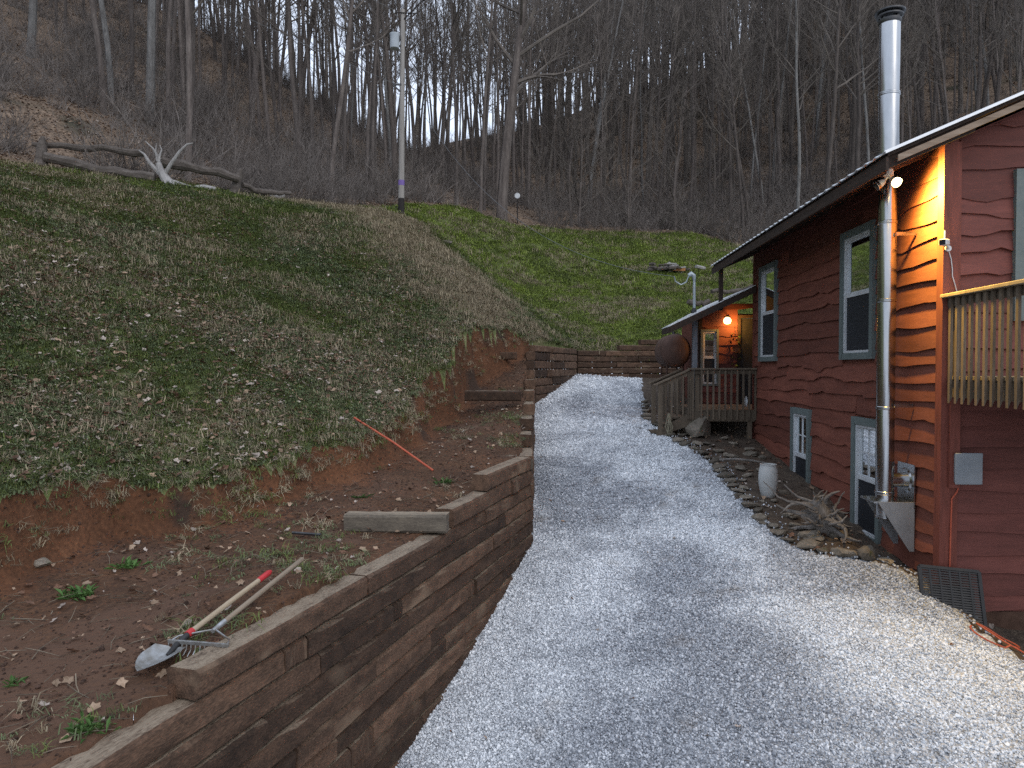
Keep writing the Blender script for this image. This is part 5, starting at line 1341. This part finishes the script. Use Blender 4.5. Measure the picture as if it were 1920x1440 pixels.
# brush under the trees
def brush_mesh(seed, H, n):
    rr = random.Random(seed); mb = MB()
    for i in range(n):
        az = rr.uniform(0, 6.28); el = rr.uniform(.5, 1.45); d = Vector((math.cos(az) * math.cos(el), math.sin(az) * math.cos(el), math.sin(el))); p = Vector((rr.gauss(0, .25), rr.gauss(0, .25), -.1))
        L = H * rr.uniform(.4, 1.0); sp, sr = limb(mb, p, d, L, .012, .004, 5, 3, .16, .02, rr)
        for j in range(6):
            k = rr.randint(1, 4); limb(mb, sp[k], (sp[k + 1] - sp[k]).normalized() + Vector((rr.uniform(-1, 1), rr.uniform(-1, 1), rr.uniform(-.5, .8))) * .8, L * rr.uniform(.15, .4), .006, .003, 2, 3, .2, .02, rr)
    return mb
m_brush = mat('grey_brush_twigs', [(.3, (0.079, 0.067, 0.059)), (.7, (0.178, 0.157, 0.142))], scale=1.5, rough=.95, rnd=.35)
brush_src = [source('brush_' + 'abcd'[i], brush_mesh(500 + i, H, n), m_brush) for i, (H, n) in enumerate([(1.6, 22), (2.4, 20), (1.1, 26), (3.2, 16)])]
N = 30000; br = np.random.default_rng(29)
X = br.uniform(-60, 70, N); Y = br.uniform(15, 100, N) 
zz, cov, _, _, df, _ = land(X, Y)
pk = (cov == 2) & (np.abs(X) < .82 * Y + 2) & (br.random(N) < np.clip(.24 + .6 * fbm(X * .12, Y * .12, 88, 3), .03, .7) * np.clip(1.5 - Y / 90, .35, 1.0))
X, Y, zz = X[pk], Y[pk], zz[pk]; n = len(X)
bs = scatter('brush', np.c_[X, Y, zz], np.c_[br.uniform(-.15, .15, n), br.uniform(-.15, .15, n), br.uniform(0, 6.28, n)], br.uniform(.6, 1.3, n), br.integers(0, 4, n), brush_src)
tag(bs, 'tangle of leafless brush and saplings under the trees', 'brush')

# ------------------------------------------------------------ grass, leaves, gravel
def blade_tuft(seed, n, h, w, spread, curl):
    r_ = random.Random(seed); mb = MB()
    for i in range(n):
        a = r_.uniform(0, 6.28); b = Vector((r_.gauss(0, spread), r_.gauss(0, spread), -.01)); L = h * r_.uniform(.5, 1.15); el = r_.uniform(.55, 1.4)
        d = Vector((math.cos(a) * math.cos(el), math.sin(a) * math.cos(el), math.sin(el))); sd = Vector((-math.sin(a), math.cos(a), 0)) * w / 2
        m_ = b + d * L * .55; e = b + d * L + Vector((math.cos(a), math.sin(a), -1)) * curl * L
        mb.add([b - sd, b + sd, m_ + sd * .8, m_ - sd * .8, e], [(0, 1, 2, 3), (3, 2, 4)])
    return mb
m_g1 = mat('green_grass', [(.3, (0.067, 0.094, 0.026)), (.6, (0.124, 0.154, 0.044)), (.8, (0.193, 0.205, 0.069))], scale=2, rough=.8, rnd=.35)
m_g2 = mat('dark_clover', [(.3, (0.068, 0.092, 0.043)), (.6, (0.125, 0.151, 0.072)), (.8, (0.185, 0.194, 0.100))], scale=2, rough=.8, rnd=.3)
m_g3 = mat('dead_grass', [(.3, (0.186, 0.151, 0.098)), (.6, (0.317, 0.265, 0.179)), (.8, (0.446, 0.388, 0.281))], scale=2, rough=.9, rnd=.3)
m_g4 = mat('yellow_green_grass', [(.3, (0.115, 0.158, 0.025)), (.6, (0.180, 0.234, 0.038)), (.8, (0.233, 0.285, 0.059))], scale=2, rough=.8, rnd=.3)
g_src = []
for i, (m, n, h, w, sp_, cu) in enumerate([(m_g1, 22, .085, .006, .035, .25), (m_g1, 18, .11, .006, .04, .3), (m_g2, 26, .05, .012, .045, .3), (m_g2, 22, .06, .014, .05, .3), (m_g3, 20, .11, .005, .045, .45), (m_g3, 16, .15, .005, .05, .55), (m_g4, 22, .08, .006, .04, .25), (m_g4, 18, .07, .007, .04, .25)]):
    g_src.append(source('grass_tuft_' + 'abcdefgh'[i], blade_tuft(600 + i, n, h, w, sp_, cu), m))
gr_ = np.random.default_rng(41)
def pts_in(n, x0, x1, y0, y1, cover, u=.80):
    X = gr_.uniform(x0, x1, n); Y = gr_.uniform(y0, y1, n); k = np.abs(X) < u * Y + .6; X, Y = X[k], Y[k]
    zz, cov, dw, dl, df, dg = land(X, Y); k = (cov == cover) if cover != 9 else (cov == 1) | (cov == 5)
    return X[k], Y[k], zz[k], dl[k], df[k], dg[k], dw[k]
GP = []; GS = []; GI = []; GR_ = []
for (n, x0, x1, y0, y1, s0, s1) in [(80000, -10.5, 2, 4, 12, .7, 1.3), (95000, -17.5, 4, 12, 20, .9, 1.7), (95000, -26, 14, 20, 30, 1.3, 2.3), (60000, -12, 22, 30, 48, 1.8, 3.2)]:
    X, Y, zz, dl, df, dg, dw = pts_in(n, x0, x1, y0, y1, 0)
    dry = dryness(X, Y); pn = fbm(X * .8, Y * .8, 71, 4); m = len(X); rnd = gr_.random(m)
    fld = smooth01((X * .6 + Y * .5 - 11.2) / 2.5) * (1 - dry)                       # brighter turf of the back lawn
    pd = .11 + .5 * fbm(X * .9, Y * .9, 73, 4) + .75 * dry
    cls = np.where(rnd < pd, 2, np.where(rnd < np.maximum(pd, 0) + .30 + 1.0 * pn, 1, 0))
    cls = np.where((cls == 1) & (gr_.random(m) < fld), 3, np.where((cls == 0) & (gr_.random(m) < .55 * fld), 3, cls))
    tops = smooth01((df + 4) / 4) * (Y < 36)
    cls = np.where((gr_.random(m) < .5 * tops) & (cls != 2), 3, cls)
    idx = np.array([2 * 0, 2 * 1, 2 * 2, 2 * 3])[cls] + gr_.integers(0, 2, m)
    keep = gr_.random(m) < np.clip(.85 + .6 * fbm(X * 1.7, Y * 1.7, 77, 3), .35, 1)
    GP.append(np.c_[X, Y, zz][keep]); GI.append(idx[keep]); GS.append(gr_.uniform(s0, s1, m)[keep]); GR_.append(np.c_[gr_.uniform(-.3, .3, m), gr_.uniform(-.3, .3, m), gr_.uniform(0, 6.28, m)][keep])
go_ = scatter('lawn_grass', np.concatenate(GP), np.concatenate(GR_), np.concatenate(GS), np.concatenate(GI), g_src)
tag(go_, 'short rough grass and clover covering the slope', 'grass')

def leaf_mesh(seed):
    r_ = random.Random(seed); mb = MB(); n = 11; vs = [(0, 0, .01)]
    for i in range(n):
        a = 2 * math.pi * i / n; rad = (.5 if i % 2 == 0 else .37) * r_.uniform(.65, 1.2); x, y = rad * math.cos(a) * 1.15, rad * math.sin(a) * .8
        vs.append((x, y, .22 * abs(y) ** 1.2 * r_.uniform(.2, 2.2) + .10 * r_.uniform(-.5, 1)))
    mb.add(vs, [(0, 1 + i, 1 + (i + 1) % n) for i in range(n)]); return mb
m_lf = [mat(nm, c, scale=1.5, rough=.85, rnd=.3) for nm, c in [('tan_leaf', [(.3, (.20, .135, .085)), (.6, (.30, .215, .15)), (.8, (.38, .29, .21))]), ('pale_leaf', [(.3, (.27, .22, .185)), (.6, (.37, .315, .27)), (.8, (.46, .41, .365))]), ('brown_leaf', [(.3, (.08, .042, .026)), (.6, (.135, .075, .048)), (.8, (.19, .115, .075))])]]
l_src = [source('dead_leaf_' + 'abcdef'[i], leaf_mesh(700 + i), m_lf[i // 2]) for i in range(6)]
LP = []; LS = []; LI = []; LR = []
for (n, x0, x1, y0, y1, cv, s0, s1) in [(62000, -10, 2, 5, 12, 0, .02, .10), (85000, -17, 4, 12, 20, 0, .025, .10), (40000, -24, 14, 20, 32, 0, .035, .11), (5000, -10, 22, 32, 46, 0, .09, .15), (2200, -6, 1, 3.2, 16, 1, .03, .10), (5200, -6, 1, 3.0, 17, 5, .02, .085), (900, 3, 6, 7.5, 18, 4, .05, .11), (110, -1, 5, 4.5, 20, 3, .03, .08),
                                       (45000, -30, 2, 19, 36, 2, .06, .13), (32000, -30, 60, 36, 60, 2, .09, .18), (16000, -30, 50, 60, 80, 2, .14, .26)]:
    X, Y, zz, dl, df, dg, dw = pts_in(n, x0, x1, y0, y1, cv); m = len(X)
    if cv == 0:
        clump = fbm(X * 1.2, Y * 1.2, 91, 4); dens = np.clip(.55 + .9 * clump, .1, 1) * np.clip(1.25 - .25 * np.maximum(X + 2.5, 0), .25, 1)
        if y0 >= 20: dens = dens * .6
    else: dens = np.full(m, .85)
    k = gr_.random(m) < dens; m = int(k.sum())
    LP.append(np.c_[X, Y, zz][k] + np.c_[np.zeros(m), np.zeros(m), gr_.uniform(.015 if cv == 0 else .01, .075 if cv == 0 else .03, m)]); LS.append(s0 + (s1 - s0) * gr_.random(m) ** 2.0)
    w = gr_.random(m); LI.append(np.where(w < .42, 0, np.where(w < (.66 if cv == 0 else .52 if cv in (1, 5) else .60), 2, 4)) + gr_.integers(0, 2, m)); LR.append(np.c_[gr_.uniform(-.6, .6, m), gr_.uniform(-.6, .6, m), gr_.uniform(0, 6.28, m)])
lo_ = scatter('fallen_leaves', np.concatenate(LP), np.concatenate(LR), np.concatenate(LS), np.concatenate(LI), l_src); tag(lo_, 'dry tan leaves fallen over lawn and wood floor', 'leaves')

# soil crumbs on the bench and bank
m_clod = mat('soil_clod', [(.3, (.034, .021, .015)), (.6, (.075, .043, .030)), (.8, (.12, .072, .05))], scale=3, rough=.95, rnd=.4)
def pebble(seed, sub=1, flat=.7):
    r_ = random.Random(seed); bm = bmesh.new(); bmesh.ops.create_icosphere(bm, subdivisions=sub, radius=.5); mb = MB()
    ds = [Vector((r_.gauss(0, 1), r_.gauss(0, 1), r_.gauss(0, 1))).normalized() for _ in range(6)]
    for v in bm.verts:
        for d in ds:
            k = v.co.dot(d)
            if k > .33: v.co -= d * (k - .33)
        v.co *= r_.uniform(.85, 1.12); v.co.z *= flat
    bm.verts.index_update(); mb.add([v.co.copy() for v in bm.verts], [[v.index for v in f.verts] for f in bm.faces]); bm.free(); return mb
c_src = [source('soil_crumb_' + 'abc'[i], pebble(800 + i), m_clod) for i in range(3)]
X, Y, zz, dl, df, dg, dw = pts_in(90000, -6, 1, 2.8, 17.5, 9); m = len(X)
k = gr_.random(m) < np.clip(.5 + .9 * fbm(X * 1.5, Y * 1.5, 95, 3), .05, 1); m = int(k.sum())
so_ = scatter('soil_crumbs', np.c_[X, Y, zz][k], gr_.uniform(0, 6.28, (m, 3)), np.abs(gr_.normal(0, .014, m)) ** 1.0 + .006 + .03 * (gr_.random(m) < .02), gr_.integers(0, 3, m), c_src); tag(so_, 'crumbs of red soil strewn over the bench and bank', 'soil')
# roots and straw hanging at the lip and lying on the soil
m_straw = mat('dry_straw', [(.3, (.10, .08, .055)), (.7, (.2, .165, .12))], scale=2, rough=.9, rnd=.4)
s_src = [source('straw_' + 'ab'[i], MB().tube([(-.5, 0, 0), (-.1, .05 * (1 - 2 * i), .04), (.5, 0, .01)], [.012, .012, .006], 3), m_straw) for i in range(2)]
X, Y, zz, dl, df, dg, dw = pts_in(6200, -6, 1, 3, 17.5, 9); m = len(X); k = gr_.random(m) < .55; m = int(k.sum())
st_ = scatter('straw_litter', np.c_[X, Y, zz + .012][k], np.c_[gr_.uniform(-.3, .3, m), gr_.uniform(-.35, .35, m), gr_.uniform(0, 6.28, m)], gr_.uniform(.06, .28, m), gr_.integers(0, 2, m), s_src); tag(st_, 'bits of straw and root lying on bare soil', 'straw')
# grass fringe drooping over the lip, sparse sprouts on the bench
X, Y, zz, dl, df, dg, dw = pts_in(60000, -6, 1, 3, 17.5, 9); k = (dl > -.16) & (gr_.random(len(X)) < .55) | (gr_.random(len(X)) < np.clip(.25 * fbm(X * 1.1, Y * 1.1, 99, 3) - .03, 0, .1)); X, Y, zz, fdl = X[k], Y[k], zz[k], dl[k]; m = len(X)
g_src2 = [source('fringe_tuft_' + 'abcd'[i], blade_tuft(650 + i, 16, h, .006, .035, .5), mm) for i, (h, mm) in enumerate([(.10, m_g1), (.07, m_g2), (.13, m_g3), (.16, m_g3)])]
fo_ = scatter('grass_fringe', np.c_[X, Y, zz + .01], np.c_[gr_.uniform(-.5, .5, m), gr_.uniform(-.5, .5, m), gr_.uniform(0, 6.28, m)], gr_.uniform(.6, 1.3, m), np.where(fdl > -.2, gr_.integers(0, 4, m), gr_.choice([0, 1, 1, 1, 2], m)), g_src2); tag(fo_, 'ragged grass fringe hanging over the cut soil edge', 'grass')

# gravel
v_src = [source('gravel_stone_' + 'abcde'[i], pebble(900 + i, 1, .7), m_stone) for i in range(5)]
VP = []; VS = []
for (n, y0, y1, s0, s1) in [(120000, 3.6, 7.5, .012, .029), (75000, 7.5, 10.5, .015, .033), (44000, 10.5, 15, .019, .040), (22000, 15, 22.5, .03, .06)]:
    X, Y, zz, dl, df, dg, dw = pts_in(n, -2.6, 5.2, y0, y1, 3); m = len(X)
    VP.append(np.c_[X, Y, zz + gr_.uniform(-.003, .012, m)]); VS.append(gr_.uniform(s0, s1, m) * gr_.choice([.6, .8, 1, 1, 1.2, 1.5], m))
# a thin spill past the edge of the bed
X, Y, zz, dl, df, dg, dw = pts_in(12000, 2.8, 5.2, 5, 18, 4); k = (dg > -.45) & (gr_.random(len(X)) < np.exp(dg * 7)); VP.append(np.c_[X, Y, zz + .012][k]); VS.append(gr_.uniform(.02, .042, int(k.sum())))
V = np.concatenate(VP); m = len(V)
gv_ = scatter('gravel', V, gr_.uniform(0, 6.28, (m, 3)), np.concatenate(VS), gr_.integers(0, 5, m), v_src); tag(gv_, 'loose white crushed gravel spread over the driveway', 'gravel')
